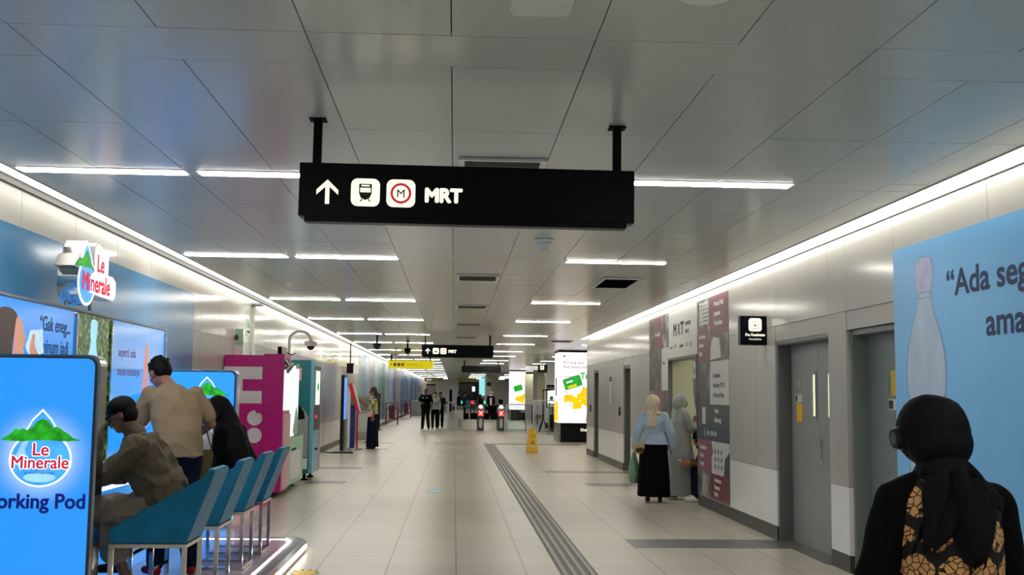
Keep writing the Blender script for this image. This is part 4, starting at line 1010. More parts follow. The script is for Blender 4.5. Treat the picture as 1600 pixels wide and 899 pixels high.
for y in (8.85, 9.42):
    b = MB(); b.cyl((-.06, y, 2.19), (-.06, y, 2.30), .018); b.build('post', M_steel, sg)

# ================================================================== VENDING MACHINES
vp = thing('vending_machine', 'tall magenta vending machine with big white E and colon on its side', 'vending machine', (0, 16.0, 0), 0)
b = MB(); b.box(-3.34, -2.775, .03, .66, .08, 2.05); b.build('cabinet', M_magenta, vp, .006)
b = MB(); b.box(-2.77, -2.48, 0, .69, .08, 2.07); dd = b.build('door_frame', M_magenta, vp, .006)
b = MB(); b.box(-2.86, -2.66, -.03, 0.029, 1.22, 1.35); b.box(-2.62, -2.6, -.012, .0, 1.2, 1.36); b.build('hinge_cover', M_magenta, vp, .004)
b = MB(); b.box(-3.3, -2.6, .05, .6, .0, .08); b.build('plinth', M_blackmat, vp)
b = MB(); b.box(-2.479, -2.455, .03, .66, 1.25, 1.85); b.build('display_window', M_lcd, vp, .01)
b = MB(); b.box(-2.479, -2.46, .03, .66, .12, 1.2); b.build('lower_panel', M_pink, vp)
b = MB(); b.tube([(-2.47, .12, 1.98), (-2.40, .12, 1.9), (-2.47, .12, 1.82)], .05, 12); b.build('sensor_pod', M_steel, vp)
f3 = shift(F_front(0, .03, 0), 0, 0, .001)
b = MB()
b.slab([(-3.34, 1.70), (-2.79, 1.70), (-2.79, 1.88), (-3.34, 1.88)], f3, 0, .002); b.slab([(-3.34, 1.53), (-3.07, 1.53), (-3.07, 1.70), (-3.34, 1.70)], f3, 0, .002)
b.slab([(-3.34, 1.35), (-2.79, 1.35), (-2.79, 1.53), (-3.34, 1.53)], f3, 0, .002)
b.slab(circ(-2.88, 1.14, .11), f3, 0, .002); b.slab(circ(-2.88, .89, .11), f3, 0, .002); b.build('white_lettering', M_offwhite, vp)
vg = thing('vending_machine', 'green vending machine with a bright white display between the magenta and teal machines', 'vending machine', (0, 16.75, 0), 0)
b = MB(); b.box(-3.3, -2.56, .02, .98, .1, 1.98); b.box(-3.16, -2.80, .981, 1.55, .1, 1.98); b.box(-2.799, -2.56, .981, 1.55, .1, .82); b.build('cabinet', M_green, vg, .006)
b = MB(); b.box(-2.559, -2.49, .0, 1.6, .1, .82); b.build('lower_door', M_pgreen, vg, .006)
b = MB(); b.slab(rect(.2, .18, 1.3, .6), F_left(-2.489, 0, 0), 0, .002); b.build('lower_panel', M_offwhite, vg)
b = MB(); b.slab(rect(.3, .62, .8, .65), F_left(-2.489, 0, 0), 0, .004); b.build('card_slot', M_blackmat, vg)
b = MB(); b.box(-2.559, -2.45, .06, .66, .84, 1.93); b.build('display', M_lcd, vg, .05, None, 4)
b = MB(); b.box(-2.559, -2.5, .70, .97, .84, 1.97); b.build('side_pillar', M_green, vg, .005)
b = MB(); b.slab(smooth_poly([(.12, .9), (.6, .9), (.55, 1.15), (.4, 1.3), (.25, 1.1)], 4), F_left(-2.4495, 0, 0), 0, .002); b.build('display_picture', M_pgreen, vg)
b = MB()
for x in (-3.08, -2.65):
    for y in (.15, 1.45): b.lathe([(.05, 0), (.05, .02), (.02, .03), (.02, .05)], (x, y, 0), 12)
b.build('feet', M_blackmat, vg)
vt = thing('vending_machine', 'teal vending machine with light blue front and tall black-framed screen, farthest of the three', 'vending machine', (0, 19.15, 0), 0)
b = MB(); b.box(-3.3, -2.50, 0, 1.05, .12, 2.08); b.build('cabinet', M_tealm, vt, .006)
b = MB(); b.box(-2.499, -2.44, 0.0, 1.06, .12, 2.07); b.build('door', M_lblue, vt, .006)
b = MB(); b.slab(rrect(.14, .86, .9, 1.98, .02), F_left(-2.439, 0, 0), 0, .006); sc_ = b.build('screen_frame', M_black, vt)
b = MB(); b.slab(rect(.17, 1.3, .78, 1.9), F_left(-2.4325, 0, 0), 0, .002); b.build('screen', M_lcd, sc_)
b = MB(); b.slab(circ(.5, 1.62, .12, .07), F_left(-2.430, 0, 0), 0, .001); b.build('screen_picture', M_greenlit, sc_)
b = MB(); b.slab(rect(.2, 1.06, .5, 1.12), F_left(-2.4325, 0, 0), 0, .003); b.build('red_light', M_redlit, sc_)
b = MB(); b.slab(rect(.3, .5, .7, .54), F_left(-2.439, 0, 0), 0, .004); b.build('card_slot', M_blackmat, vt)
b = MB(); b.box(-2.439, -2.43, .95, 1.05, .16, .9); b.build('pink_edge', M_pink, vt)
b = MB(); 
for x in (-3.2, -2.58):
    for y in (.12, .92): b.lathe([(.07, 0), (.06, .02), (.025, .03), (.025, .12)], (x, y, 0), 12)
b.build('feet', M_blackmat, vt)
f3 = F_front(0, -.001, 0)
b = MB(); b.slab([(-2.86, .4), (-2.52, .4), (-2.52, 1.1), (-2.62, 1.25), (-2.8, 1.25), (-2.86, 1.0)], f3, 0, .002); g_ = b.build('printed_figure', M_greyc, vt)
b = MB(); b.slab([(-2.86, 1.02), (-2.58, 1.06), (-2.6, 1.18), (-2.7, 1.32), (-2.76, 1.42), (-2.86, 1.4)], f3, .002, .003); b.build('printed_dark_shape', M_blackmat, g_)
b = MB(); b.slab([(-2.8, .52), (-2.64, .55), (-2.7, .78), (-2.8, .75)], f3, .002, .003); b.build('printed_hand', M_skin, g_)
b = MB(); b.slab([(-2.86, .2), (-2.52, .2), (-2.52, .38), (-2.86, .38)], f3, 0, .003); b.build('white_plinth_print', M_offwhite, vt)
b = MB(); b.slab(rect(-2.8, 1.72, -2.66, 1.94), f3, 0, .003); b.build('pink_notice', M_pink, vt)
# board standing on the floor behind the magenta machine
bd = thing('display_board', 'white board with pale green header standing between the magenta machine and the wall', 'board', (0, 16.75, 0))
b = MB(); b.box(-3.345, -3.22, -.02, -.002, 0, 2.47); b.build('board', M_offwhite, bd)
b = MB(); b.slab(rect(-3.344, 2.22, -3.221, 2.469), F_front(0, -.021, 0), 0, .003); b.build('header', M_pgreen, bd)
b = MB(); b.slab([(-3.35, 2.3), (-3.29, 2.3), (-3.29, 2.35), (-3.32, 2.39), (-3.35, 2.35)], F_front(0, -.024, 0), 0, .002); b.build('emblem', M_brownbag, bd)
# gooseneck camera
gc = thing('gooseneck_camera', 'white dome camera on a curved gooseneck pole rising above the magenta machine', 'security camera', (0, 16.5, 0))
pts = [(-2.36-.04, 0, 2.07), (-2.40, 0, 2.28)]+[(-2.40+.16-.16*math.cos(a), 0, 2.30+.13*math.sin(a)) for a in [PI*i/12 for i in range(0, 13)]]
pts = [(x-.09, y, z) for x, y, z in pts]
b = MB(); b.tube(pts, .022, 12); b.build('pole', M_white, gc)
e = pts[-1]
b = MB(); b.lathe([(.03, .0), (.04, -.02), (.095, -.03), (.1, -.07), (.07, -.1)][::-1], (e[0], 0, e[2]+.01), 24); b.build('housing', M_white, gc)
b = MB(); v_, q_ = ell_mesh((e[0], 0, e[2]-.1), (.055, .055, .05)); b.add(v_, q_, 0, True); b.build('dome', M_black, gc)
bx_ = thing('router_box', 'small black and white device on top of the magenta vending machine', 'device', (0, 16.25, 2.078))
b = MB(); b.box(-2.62, -2.56, 0, .08, .0, .11); b.build('black_box', M_blackmat, bx_, .004); b = MB(); b.box(-2.558, -2.49, .0, .08, 0, .10); b.build('white_box', M_white, bx_, .004)
b = MB(); b.tube([(-2.49, .05, .02), (-2.42, .05, -.01), (-2.36, .05, .02)], .008, 8); b.build('antenna', M_blackmat, bx_)
# pink floor mat with arrow
pm = thing('floor_sticker', 'pale pink floor sticker with red arrow lines before the vending machines', 'floor sticker', (0, 0, 0))
b = MB(); b.box(-3.2, -2.48, 12.1, 15.6, .0005, .002); b.build('sheet', M_pink, pm)
b = MB(); b.slab([(-3.05, 12.3), (-2.95, 12.3), (-2.58, 15.2), (-2.68, 15.2)], FH, .0022, .003); b.slab([(-2.83, 14.9), (-2.5, 15.4), (-2.49, 14.7), (-2.55, 14.7), (-2.56, 15.1)], FH, .0022, .003); b.build('red_arrow', M_redv, pm)

# ================================================================== KIOSKS AND STANDS ON THE LEFT
kk = thing('digital_totem', 'tall slim black digital signage totem seen edge-on by the left wall', 'totem', (-2.82, 28.1, 0))
b = MB(); b.box(-.04, .04, -.32, .32, .06, 1.97); b.build('body', M_black, kk, .01)
b = MB(); b.box(.0405, .044, -.28, .28, .85, 1.9); b.build('screen', M_lcdb, kk)
b = MB(); b.slab([(-.30, -.3), (.30, -.3), (.22, .3), (-.22, .3)], FH, 0, .025); b.build('foot_plate', M_black, kk)
b = MB(); b.box(.045, .1, -.1, .1, .03, .85); b.build('cable_cover', M_steel, kk)
b = MB(); b.tube([(-.05, -.2, .03), (-.25, -.3, .012), (-.42, -.1, .012), (-.5, .2, .012)], .012, 8); b.build('cable', M_ink, kk)
rk = thing('self_service_kiosk', 'white, red and blue self-service kiosk on a round base in front of the woman', 'kiosk', (-2.72, 29.7, 0))
def yz(poly, x0, x1, m, name, par):
    b = MB(); b.slab(poly, (V((0, -.0, 0)), V((1, 0, 0)), V((0, 0, 1))), -x1, -x0); return b.build(name, m, par)
yz([(-.06, .05), (.06, .05), (.06, 1.2), (-.06, 1.2)], -.12, .12, M_navyv, 'blue_column', rk)
yz([(-.10, .05), (-.062, .05), (-.062, 1.6), (-.16, 1.72), (-.16, 1.1)], -.14, .14, M_offwhite, 'white_back', rk)
yz([(.13, .95), (.19, .98), (-.03, 1.78), (-.12, 1.75)], -.2, .2, M_redv, 'tilted_screen_case', rk)
yz([(.195, 1.0), (.215, 1.01), (.0, 1.75), (-.02, 1.74)], -.18, .18, M_offwhite, 'screen', rk)
b = MB(); b.lathe([(.27, 0), (.27, .03), (.2, .05)], (0.02, 0, 0), 28); b.build('base', M_steel, rk)
b = MB(); b.cyl((.12, 0, .04), (.12, 0, .95), .025); b.build('red_post', M_redv, rk)
hs = thing('hanging_screen', 'small black hanging screen high by the left wall beyond the kiosk', 'screen', (-3.05, 33.0, 0))
b = MB(); b.box(-.20, .0, 0, .06, 2.1, 2.40); b.build('panel', M_blackmat, hs, .005); b = MB(); b.box(-.11, -.08, .02, .05, 2.40, 2.999); b.build('hanger', M_blackmat, hs); b = MB(); b.box(.005, .16, .0, .06, 2.09, 2.36); b.build('yellow_panel', M_offwhite, hs)
at = thing('ticket_machine', 'grey ticket machine standing by the left wall behind the kiosk', 'ticket machine', (-2.9, 36.4, 0))
b = MB(); b.box(-.38, .28, -.25, .35, .0, 1.45); b.build('cabinet', M_mid, at, .02); b = MB(); b.slab(rect(-.3, .25, .2, .85), F_front(0, -.251, 0), 0, .003); b.build('front_panel', M_pwhite, at)
b = MB(); b.slab(rect(-.28, .95, .18, 1.35), F_front(0, -.251, 0), 0, .004); b.build('screen', M_steelpaint, at)
for x, y, l_ in ((-2.62, 34.2, 'black queue post nearest the woman in the patterned top'), (-3.12, 46.0, 'dark queue post by the left wall beside the first red trolley')):
    t_ = thing('queue_post', l_, 'post', (x, y, 0), 0, 'queue posts')
    b = MB(); b.lathe([(.15, 0), (.15, .015), (.05, .03)], (0, 0, 0)); b.build('base', M_blackmat, t_)
    b = MB(); b.cyl((0, 0, .02), (0, 0, 1.25 if y < 40 else 1.5), .03); b.build('post', M_blackmat, t_)
def trolley(x, y, l_, s=1.):
    t_ = thing('red_trolley', l_, 'trolley', (x, y, 0), 0, 'dark red trolleys')
    M_ = mat('dark_red_paint', (96, 22, 34), .4)
    b = MB()
    for sx in (-.28, .28):
        b.bar((sx, 0, 0.05), (sx, 0, 1.05*s), .045); b.bar((sx, .4, .05), (sx, .4, .8), .045); b.bar((sx, 0, .3), (sx, .4, .3), .04)
    b.bar((-.28, 0, 1.05*s), (.28, 0, 1.05*s), .045); b.bar((-.28, 0, .3), (.28, 0, .3), .04); b.bar((-.28, 0, .8), (.28, 0, .8), .04); b.build('frame', M_, t_)
    b = MB(); b.box(-.14, .14, .02, .2, .3, .95); b.build('red_extinguisher_box', M_, t_, .03)
    for sx in (-.28, .28): b = MB(); b.cyl((sx-.02, .2, .055), (sx+.02, .2, .055), .055); b.build('wheel', M_blackmat, t_)
    return t_
trolley(-3.0, 53.0, 'dark red trolley frame by the left wall, nearer one')
trolley(-2.98, 68.0, 'dark red trolley frame by the left wall, farther one with a white base')
t_ = thing('litter_bin', 'grey litter bin far down by the left wall', 'bin', (-2.62, 76, 0))
b = MB(); b.box(-.35, .35, -.3, .3, 0, .95); b.build('body', M_steelpaint, t_, .02); b = MB(); b.box(-.37, .37, -.32, .32, .952, 1.02); b.build('lid', M_steel, t_, .02)
# floor stickers
for x, y, l_, m_, w in ((-.28, 17.4, 'small pale blue rectangular floor sticker in the middle of the walkway', M_palelit, .12), (-.33, 27.0, 'small pale floor sticker farther down the walkway', M_pwhite, .11), (-.45, 34.6, 'tiny pale floor mark farthest down the walkway', M_pwhite, .16)):
    t_ = thing('floor_sticker', l_, 'floor sticker', (x, y, 0), 0)
    m_ = M_bluec if w == .12 else M_pwhite
    b = MB(); b.box(-w, w, -.28, .28, .0005, .0025); b.build('sheet', m_, t_); b = MB(); b.box(-w*.7, w*.7, -.22, -.1, .0026, .0032); b.build('printed_bar', M_offwhite, t_)
t_ = thing('floor_sticker', 'yellow and black floor sticker at the bottom edge beside the platform', 'floor sticker', (-1.24, 9.45, 0))
b = MB(); b.slab(circ(0, 0, .11, .16), FH, .0005, .002); b.build('sheet', M_yellow, t_)
b = MB(); 
for i in range(10):
    a = 2*PI*i/10; b.slab([(.11*math.cos(a-.12), .16*math.sin(a-.12)), (.135*math.cos(a), .2*math.sin(a)), (.11*math.cos(a+.12), .16*math.sin(a+.12)), (.08*math.cos(a), .12*math.sin(a))], FH, .0021, .0028)
b.build('printed_edge', M_ink, t_)

# ================================================================== WET FLOOR SIGN
ws = thing('wet_floor_sign', 'yellow folding wet floor sign standing beside the tactile strip', 'wet floor sign', (2.09, 29.1, 0), .0)
for sy in (-1, 1):
    n_ = 'front_board' if sy < 0 else 'rear_board'
    o = V((0, sy*.17, 0)); up = V((0, -sy*.15, .60)).normalized() if False else V((0, -sy*.26, 1)).normalized()
    u = V((1, 0, 0)) if sy < 0 else V((-1, 0, 0))
    fr_ = (o, u, up)
    b = MB(); b.slab([(-.15, .0), (-.05, .0), (-.04, .03), (.04, .03), (.05, 0), (.15, 0), (.10, .58), (.08, .62), (-.08, .62), (-.10, .58)], fr_, -.02, 0); pb = b.build(n_, M_yellow, ws, .004)
    if sy < 0:
        f4 = shift(fr_, 0, 0, .001)
        b = MB(); b.slab([(-.07, .22), (.07, .22), (0, .36)], f4, 0, .002); tr_ = b.build('warning_triangle', M_redv, ws)
        b = MB(); b.slab([(-.048, .232), (.048, .232), (0, .33)], f4, .002, .003); b.build('triangle_field', M_yellow, tr_)
        b = MB(); b.slab([(-.02, .24), (.02, .24), (.005, .29), (0, .31), (-.01, .28)], f4, .003, .004); b.build('slipping_figure', M_ink, tr_)
        text('AWAS', .05, f4, 0, .46, M_ink, ws, 'lettering', 'CENTER'); text('LANTAI BASAH', .026, f4, 0, .42, M_ink, ws, 'lettering', 'CENTER')
        b = MB(); b.slab(rect(-.06, .14, .06, .19), f4, 0, .002); b.build('white_label', M_pwhite, ws)
b = MB(); b.box(-.08, .08, -.03, .03, .60, .625); b.build('handle', M_yellow, ws, .006)
# ================================================================== CONCOURSE BEYOND
M_colw = mat('column_cladding', (205, 205, 202), .22, var=.02); M_lbw = mat('lightbox_white', (250, 244, 250), .3, emit=1.0, ergb=(255, 242, 250))
M_goldp = mat('gold_print', (244, 206, 20), .3, emit=.8, var=.3, vscale=9); M_gph = mat('green_print', (40, 190, 60), .3, emit=.6, var=.1, vscale=5)
M_inkl = mat('grey_lit_ink', (110, 104, 116), .4, emit=.18)
M_skinlit = mat('lit_print_skin', (236, 176, 150), .3, emit=.6)
def ad_column(x, y, w, d, label, name='advertising_column', zl=.62, zh=2.93, full=True):
    t_ = thing(name, label, 'light box', (x, y, 0), 0, 'lit advertising columns')
    b = MB(); b.box(.03, w-.03, .03, d, zh+.06, 2.995); b.build('column_shaft', M_colw, t_)
    b = MB(); b.slab(rrect(0, 0, w, d, .08), FH, 0.02, zl); b.build('plinth', M_black, t_)
    b = MB(); b.box(-.01, .06, -.012, d, 0, zl); b.build('steel_corner', M_steel, t_)
    b = MB(); b.slab(rrect(0, 0, w, d, .08), FH, zl, zh); b.build('lit_casing', M_lbw, t_)
    b = MB(); b.slab(rrect(-.01, -.01, w+.01, d, .08), FH, zh, zh+.06); b.build('top_band', M_black, t_)
    fr = F_front(0, -.012, 0)
    if full:
        a = .32; u = V((math.cos(a), 0, math.sin(a))); v = V((-math.sin(a), 0, math.cos(a)))
        fp = (V((.52, -.012, 1.72)), u, v)
        b = MB(); b.slab(rrect(-.30, -.52, .30, .42, .07), fp, 0, .006); ph = b.build('printed_phone', M_inkl, t_)
        b = MB(); b.slab(rrect(-.285, -.505, .285, .405, .06), fp, .006, .008); b.build('phone_screen', M_lbw, ph)
        b = MB(); b.slab(rrect(-.285, .05, .285, .405, .06), fp, .008, .010); b.build('green_header', M_gph, ph)
        b = MB(); b.slab(rect(-.2, .08, .1, .16), fp, .010, .012); b.build('yellow_button', M_goldp, ph)
        b = MB(); b.slab(rect(-.2, .26, .02, .31), fp, .010, .012); b.build('white_line', M_lbw, ph)
        b = MB()
        for i, (px, pz, an) in enumerate(((.30, 1.42, .2), (.52, 1.36, -.35), (.74, 1.5, .5), (.88, 1.66, -.2), (.60, 1.18, .1), (.86, 1.3, -.5), (1.0, 1.45, .3))):
            uu = V((math.cos(an), 0, math.sin(an))); vv = V((-math.sin(an), 0, math.cos(an)))
            b.slab([(-.17, -.1), (.14, -.1), (.17, .1), (-.12, .12)], (V((px, -.02-.003*i, pz)), uu, vv), 0, .003)
        b.build('printed_gold_bars', M_goldp, t_)
        b = MB(); b.slab([(.86, .64), (w-.1, .64), (w-.05, 1.2), (1.0, 1.2), (.92, 1.0)], fr, .002, .004); b.build('printed_arm', M_skinlit, t_)
        text('PEGADAIAN', .05, fr, .22, 2.80, M_inkl, t_, 'small_logo', 'LEFT', 1., .0); text('mengEMASkan Indonesia', .03, fr, .22, 2.75, M_inkl, t_, 'small_logo')
        b = MB(); b.slab(circ(.17, 2.8, .03), fr, 0, .002); b.build('round_logo', M_ink, t_)
        text('Kurang apa?', .14, fr, .14, 2.56, M_inkl, t_, 'lettering', 'LEFT', 1.05); text('Beli emas bisa', .14, fr, .14, 2.41, M_inkl, t_, 'lettering', 'LEFT', 1.05)
        text('Innovation', .10, fr, .14, 2.11, M_inkl, t_, 'lettering', 'LEFT', 1.05); text('Tring!', .30, fr, .70, 2.06, M_gph, t_, 'script_lettering', 'LEFT', .9, .010)
        text('DnP', .12, F_front(0, -.001, 0), .72, .36, M_signlit, t_, 'white_logo', 'LEFT', 1.2, .005)
        fs = (V((-.012, 0, 0)), V((0, -1, 0)), V((0, 0, 1)))
        b = MB(); b.slab(rect(-d+.1, .65, -.1, 1.3), fs, 0, .003); b.build('side_gold_print', M_goldp, t_)
        b = MB(); b.slab(rect(-d*.65, 1.5, -d*.4, 2.1), fs, 0, .003); b.build('side_text_block', M_inkl, t_)
    return t_
ad_column(3.42, 35.7, 1.25, 1.6, 'big lit white advertising column with a phone and gold bars, just past the right wall')
t2 = ad_column(3.35, 66.0, .95, 1.2, 'farther lit white advertising column with small green phone, behind the glass barrier', full=False)
fr = F_front(0, -.012, 0)
a = .3; fp = (V((.5, -.012, 1.9)), V((math.cos(a), 0, math.sin(a))), V((-math.sin(a), 0, math.cos(a))))
b = MB(); b.slab(rrect(-.26, -.16, .26, .2, .05), fp, 0, .01); b.build('printed_green_phone', M_gph, t2)
b = MB(); b.slab([(.3, 1.2), (.85, 1.0), (.93, 1.6), (.6, 1.45), (.35, 1.4)], fr, 0, .01); b.build('printed_gold_bars', M_goldp, t2)
# cyan-lit column far off
t_ = thing('lit_column', 'pale cyan lit column at the far end behind the gates', 'column', (2.2, 98, 0))
M_cyl = mat('cyan_light', (150, 230, 235), .4, emit=.9)
b = MB(); b.box(0, .62, 0, .6, 0, 2.99); b.build('shaft', M_colw, t_); b = MB(); b.box(.02, .6, -.03, -.001, 1.4, 2.95); b.build('lit_face', M_cyl, t_)
# grey service blocks on the right
def block(name, label, x0, x1, y0, y1, m, z1=2.995): 
    b = MB(); b.box(x0, x1, y0, y1, 0, z1); o = struct(b, name, m); return o
block('wall_block_near', '', 4.15, 9, 50, 50.3, M_low); block('wall_block_far', '', 4.4, 9.5, 72, 72.3, M_upper); 
block('wall_stair', '', 2.35, 3.15, 84, 84.4, M_upper)
b = MB(); b.box(4.15, 9, 49.98, 49.999, .0, .25); struct(b, 'baseboard_block', M_base)
t_ = thing('lift_lobby_panel', 'pale upright panel with dark gaps in the grey wall behind the barrier', 'wall panel', (3.75, 58, 0), 0)
b = MB(); b.box(0, .42, 0, .06, 1.0, 2.62); b.build('panel', M_cream, t_); b = MB(); b.box(.0, .04, .06, .1, 0, 2.6); b.box(.38, .42, .06, .1, 0, 2.6); b.build('stand', M_blackmat, t_)
t_ = thing('lift_lobby_panel', 'second pale upright panel right beside the first, under the small black sign', 'wall panel', (4.25, 56, 0), 0)
b = MB(); b.box(0, .40, 0, .06, 1.0, 2.5); b.build('panel', M_cream, t_); b = MB(); b.box(.0, .04, .06, .1, 0, 2.5); b.box(.36, .40, .06, .1, 0, 2.5); b.build('stand', M_blackmat, t_)
t_ = thing('tall_white_panel', 'tall off-white panel standing beyond the ticket gates, left of the farther lit column', 'panel', (2.62, 80, 0))
b = MB(); b.box(0, .62, 0, .1, .75, 2.85); b.build('panel', M_cream, t_); b = MB(); b.box(0, .62, 0.001, .1, 0, .745); b.build('dark_foot', M_blackmat, t_)
t_ = thing('small_black_sign', 'small black sign box with white pictogram on the right before the grey wall', 'sign', (3.62, 47.5, 0))
b = MB(); b.box(0, .42, 0, .12, 2.50, 2.85); b.build('box', M_black, t_); b = MB(); b.slab(rrect(.1, 2.62, .27, 2.80, .03), F_front(0, -.001, 0), 0, .004); ic = b.build('pictogram_plate', M_signlit, t_)
b = MB(); b.slab([(.15, 2.66), (.22, 2.71), (.15, 2.76)], F_front(0, -.005, 0), 0, .002); b.build('arrow', M_ink, ic)
b = MB(); b.box(.18, .22, .04, .08, 2.85, 2.999); b.build('hanger', M_blackmat, t_)
t_ = thing('small_black_sign', 'tiny round black sign hanging far beyond the gates', 'sign', (2.45, 78, 0))
b = MB(); b.slab(circ(.0, 2.25, .17), F_front(0, 0, 0), -.1, 0); b.build('disc', M_black, t_); b = MB(); b.box(-.02, .02, .03, .07, 2.6, 2.999); b.build('hanger', M_blackmat, t_)
# information totem
t_ = thing('information_totem', 'black information totem with lit screen left of the big advertising column', 'totem', (3.85, 45.5, 0))
b = MB(); b.box(-.02, .55, 0, .12, 1.0, 1.80); b.build('screen_case', M_black, t_, .01); b = MB(); b.slab(rect(.03, 1.06, .5, 1.72), F_front(0, -.001, 0), 0, .004); sc_ = b.build('screen', M_lbw, t_)
b = MB(); b.slab(rect(.05, 1.08, .48, 1.16), F_front(0, -.006, 0), 0, .002); b.slab(circ(.2, 1.4, .08), F_front(0, -.006, 0), 0, .002); b.slab(circ(.38, 1.35, .07), F_front(0, -.006, 0), 0, .002); b.build('screen_picture', M_green, sc_)
b = MB(); b.box(.15, .4, .02, .1, .03, 1.0); b.build('post', M_black, t_); b = MB(); b.box(-.02, .6, -.15, .3, 0, .03); b.build('base', M_black, t_); b = MB(); b.box(.0, .53, .0, .12, 1.82, 1.95); b.build('camera_head', M_black, t_)
# tripod notice stand, stanchions
t_ = thing('tripod_stand', 'thin black tripod stand beside the glass barrier', 'stand', (3.62, 44.5, 0))
b = MB(); b.cyl((0, 0, .5), (0, 0, 1.7), .018); b.build('pole', M_blackmat, t_)
for a in (0, 2.1, 4.2): b = MB(); b.bar((0, 0, .55), (.33*math.cos(a), .33*math.sin(a), .012), .03); b.build('leg', M_blackmat, t_)
b = MB(); b.box(-.04, .3, -.02, .02, 1.7, 1.74); b.build('arm', M_blackmat, t_)
t_ = thing('notice_stand', 'white notice on a slim steel stand right of the tripod', 'notice stand', (4.1, 42.5, 0))
b = MB(); b.cyl((0, 0, .02), (0, 0, 2.3), .02); b.build('pole', M_steel, t_); b = MB(); b.box(-.14, .14, -.03, -.021, 1.25, 1.72); b.build('sheet', M_pwhite, t_); b = MB(); b.lathe([(.2, 0), (.2, .02), (.05, .03)], (0, 0, 0)); b.build('base', M_steel, t_)
for i, (x, y) in enumerate(((3.7, 42.6), (3.86, 41.6), (4.0, 40.8))):
    t_ = thing('barrier_post', 'brushed steel barrier post in the cluster before the information totem', 'post', (x, y, 0), 0, 'steel barrier posts')
    b = MB(); b.cyl((0, 0, .02), (0, 0, 1.15), .035); b.lathe([(.03, 1.15), (.05, 1.17), (.05, 1.2), (.02, 1.22)], (0, 0, 0), 14); b.build('tube', M_steel, t_); b = MB(); b.lathe([(.12, 0), (.12, .02), (.05, .04)], (0, 0, 0)); b.build('base', M_steel, t_)
# glass barrier
def barrier(x0, x1, y, z1, label, dy=0):
    t_ = thing('glass_barrier', label, 'barrier', (x0, y, 0), 0, 'glass barriers by the ticket gates')
    d = V((x1-x0, dy, 0))
    b = MB(); n_ = V((-d.y, d.x, 0)).normalized()*.008
    vs = [V((0, 0, .06)), d+V((0, 0, .06)), d+V((0, 0, z1)), V((0, 0, z1))]
    b.add([p-n_ for p in vs]+[p+n_ for p in vs], [(0, 1, 2, 3), (7, 6, 5, 4), (0, 4, 5, 1), (1, 5, 6, 2), (2, 6, 7, 3), (3, 7, 4, 0)]); b.build('glass_pane', M_glass, t_)
    for p in (V((0, 0, 0)), d): b = MB(); b.bar(tuple(p-V((0, 0, 0))), tuple(p+V((0, 0, z1+.02))), .06); b.build('post', M_steel, t_)
    b = MB(); b.bar((0.03, 0, z1+.01), tuple(d+V((-.03, 0, z1+.01))), .04); b.build('top_rail', M_steel, t_); b = MB(); b.bar((0.03, 0, .04), tuple(d+V((-.03, 0, .04))), .04); b.build('bottom_rail', M_steel, t_)
barrier(2.22, 3.05, 46.4, 1.1, 'glass barrier with steel posts right of the ticket gates')
barrier(-.24, .06, 46.0, 1.15, 'narrow glass barrier with steel posts left of the ticket gates')
barrier(3.2, 4.1, 44.0, 1.3, 'glass barrier panel behind the yellow wet floor sign', 0)
# ticket gates
M_gatered = mat('gate_red_light', (240, 30, 30), .4, emit=2.); M_gateblue = mat('gate_blue_grey', (44, 56, 76), .35); M_gategreen = mat('gate_green_light', (40, 220, 160), .4, emit=2.5)
def gate(x, y, label, flapL, flapR, light='x', w=.27, group='ticket gates', D=1.7):
    t_ = thing('ticket_gate', label, 'ticket gate', (x, y, 0), 0, group)
    b = MB(); b.box(-w/2, w/2, 0, D, 0, .86); b.add([(-w/2, 0, .86), (w/2, 0, .86), (w/2, .25, 1.0), (-w/2, .25, 1.0), (-w/2, D, .86), (w/2, D, .86), (w/2, D-.2, 1.0), (-w/2, D-.2, 1.0)], [(0, 1, 2, 3), (3, 2, 6, 7), (7, 6, 5, 4), (0, 3, 7, 4), (1, 5, 6, 2)]); b.build('cabinet', M_gateblue if light else M_steel, t_)
    b = MB(); b.slab(rrect(-.07, .12, .07, .5, .06), F_front(0, -.001, 0), 0, .01); b.build('front_panel', M_pwhite if light else M_steelpaint, t_)
    b = MB(); b.box(-w/2, w/2, .001, .12, 1.0, 1.03); 
    if light == 'x':
        b = MB(); b.slab(rect(-.11, .62, .11, .84), F_front(0, -.001, 0), 0, .012); lp = b.build('status_display', M_gatered, t_)
        b = MB(); b.slab([(-.08, .65), (-.06, .64), (.08, .80), (.06, .82)], F_front(0, -.013, 0), 0, .003); b.slab([(.08, .65), (.06, .64), (-.08, .80), (-.06, .82)], F_front(0, -.013, 0), 0.0035, .006); b.build('cross_symbol', M_signlit, lp)
        b = MB(); v_, q_ = ell_mesh((0, .1, 1.0), (.09, .09, .08)); b.add(v_, q_, 0, True); b.build('card_reader_lamp', M_signlit, t_)
        b = MB(); b.slab(rrect(-.1, 1.12, .1, 1.32, .08), F_front(0, .6, 0), -.05, 0); b.box(-.02, .02, .61, .64, .98, 1.14); b.build('validator_head', M_blackmat, t_)
    elif light: 
        b = MB(); v_, q_ = ell_mesh((0, -.0, .98), (.11, .06, .11)); b.add(v_, q_, 0, True); b.build('status_lamp', M_gategreen if light == 'g' else M_gatered, t_)
    for s, f in ((-1, flapL), (1, flapR)):
        if f: b = MB(); b.box(min(s*w/2, s*(w/2+f)), max(s*w/2, s*(w/2+f)), .75, .79, .45, .72); b.build('flap', M_blackmat, t_, .003)
gate(.25, 46.0, 'stainless ticket gate at the left end of the near gate line', 0, .24, None, .28)
gate(1.12, 46.0, 'ticket gate with red cross light, left one of the two lit near gates', .30, .26)
gate(1.98, 46.0, 'ticket gate with red cross light, right one beside the glass barrier', .30, 0)
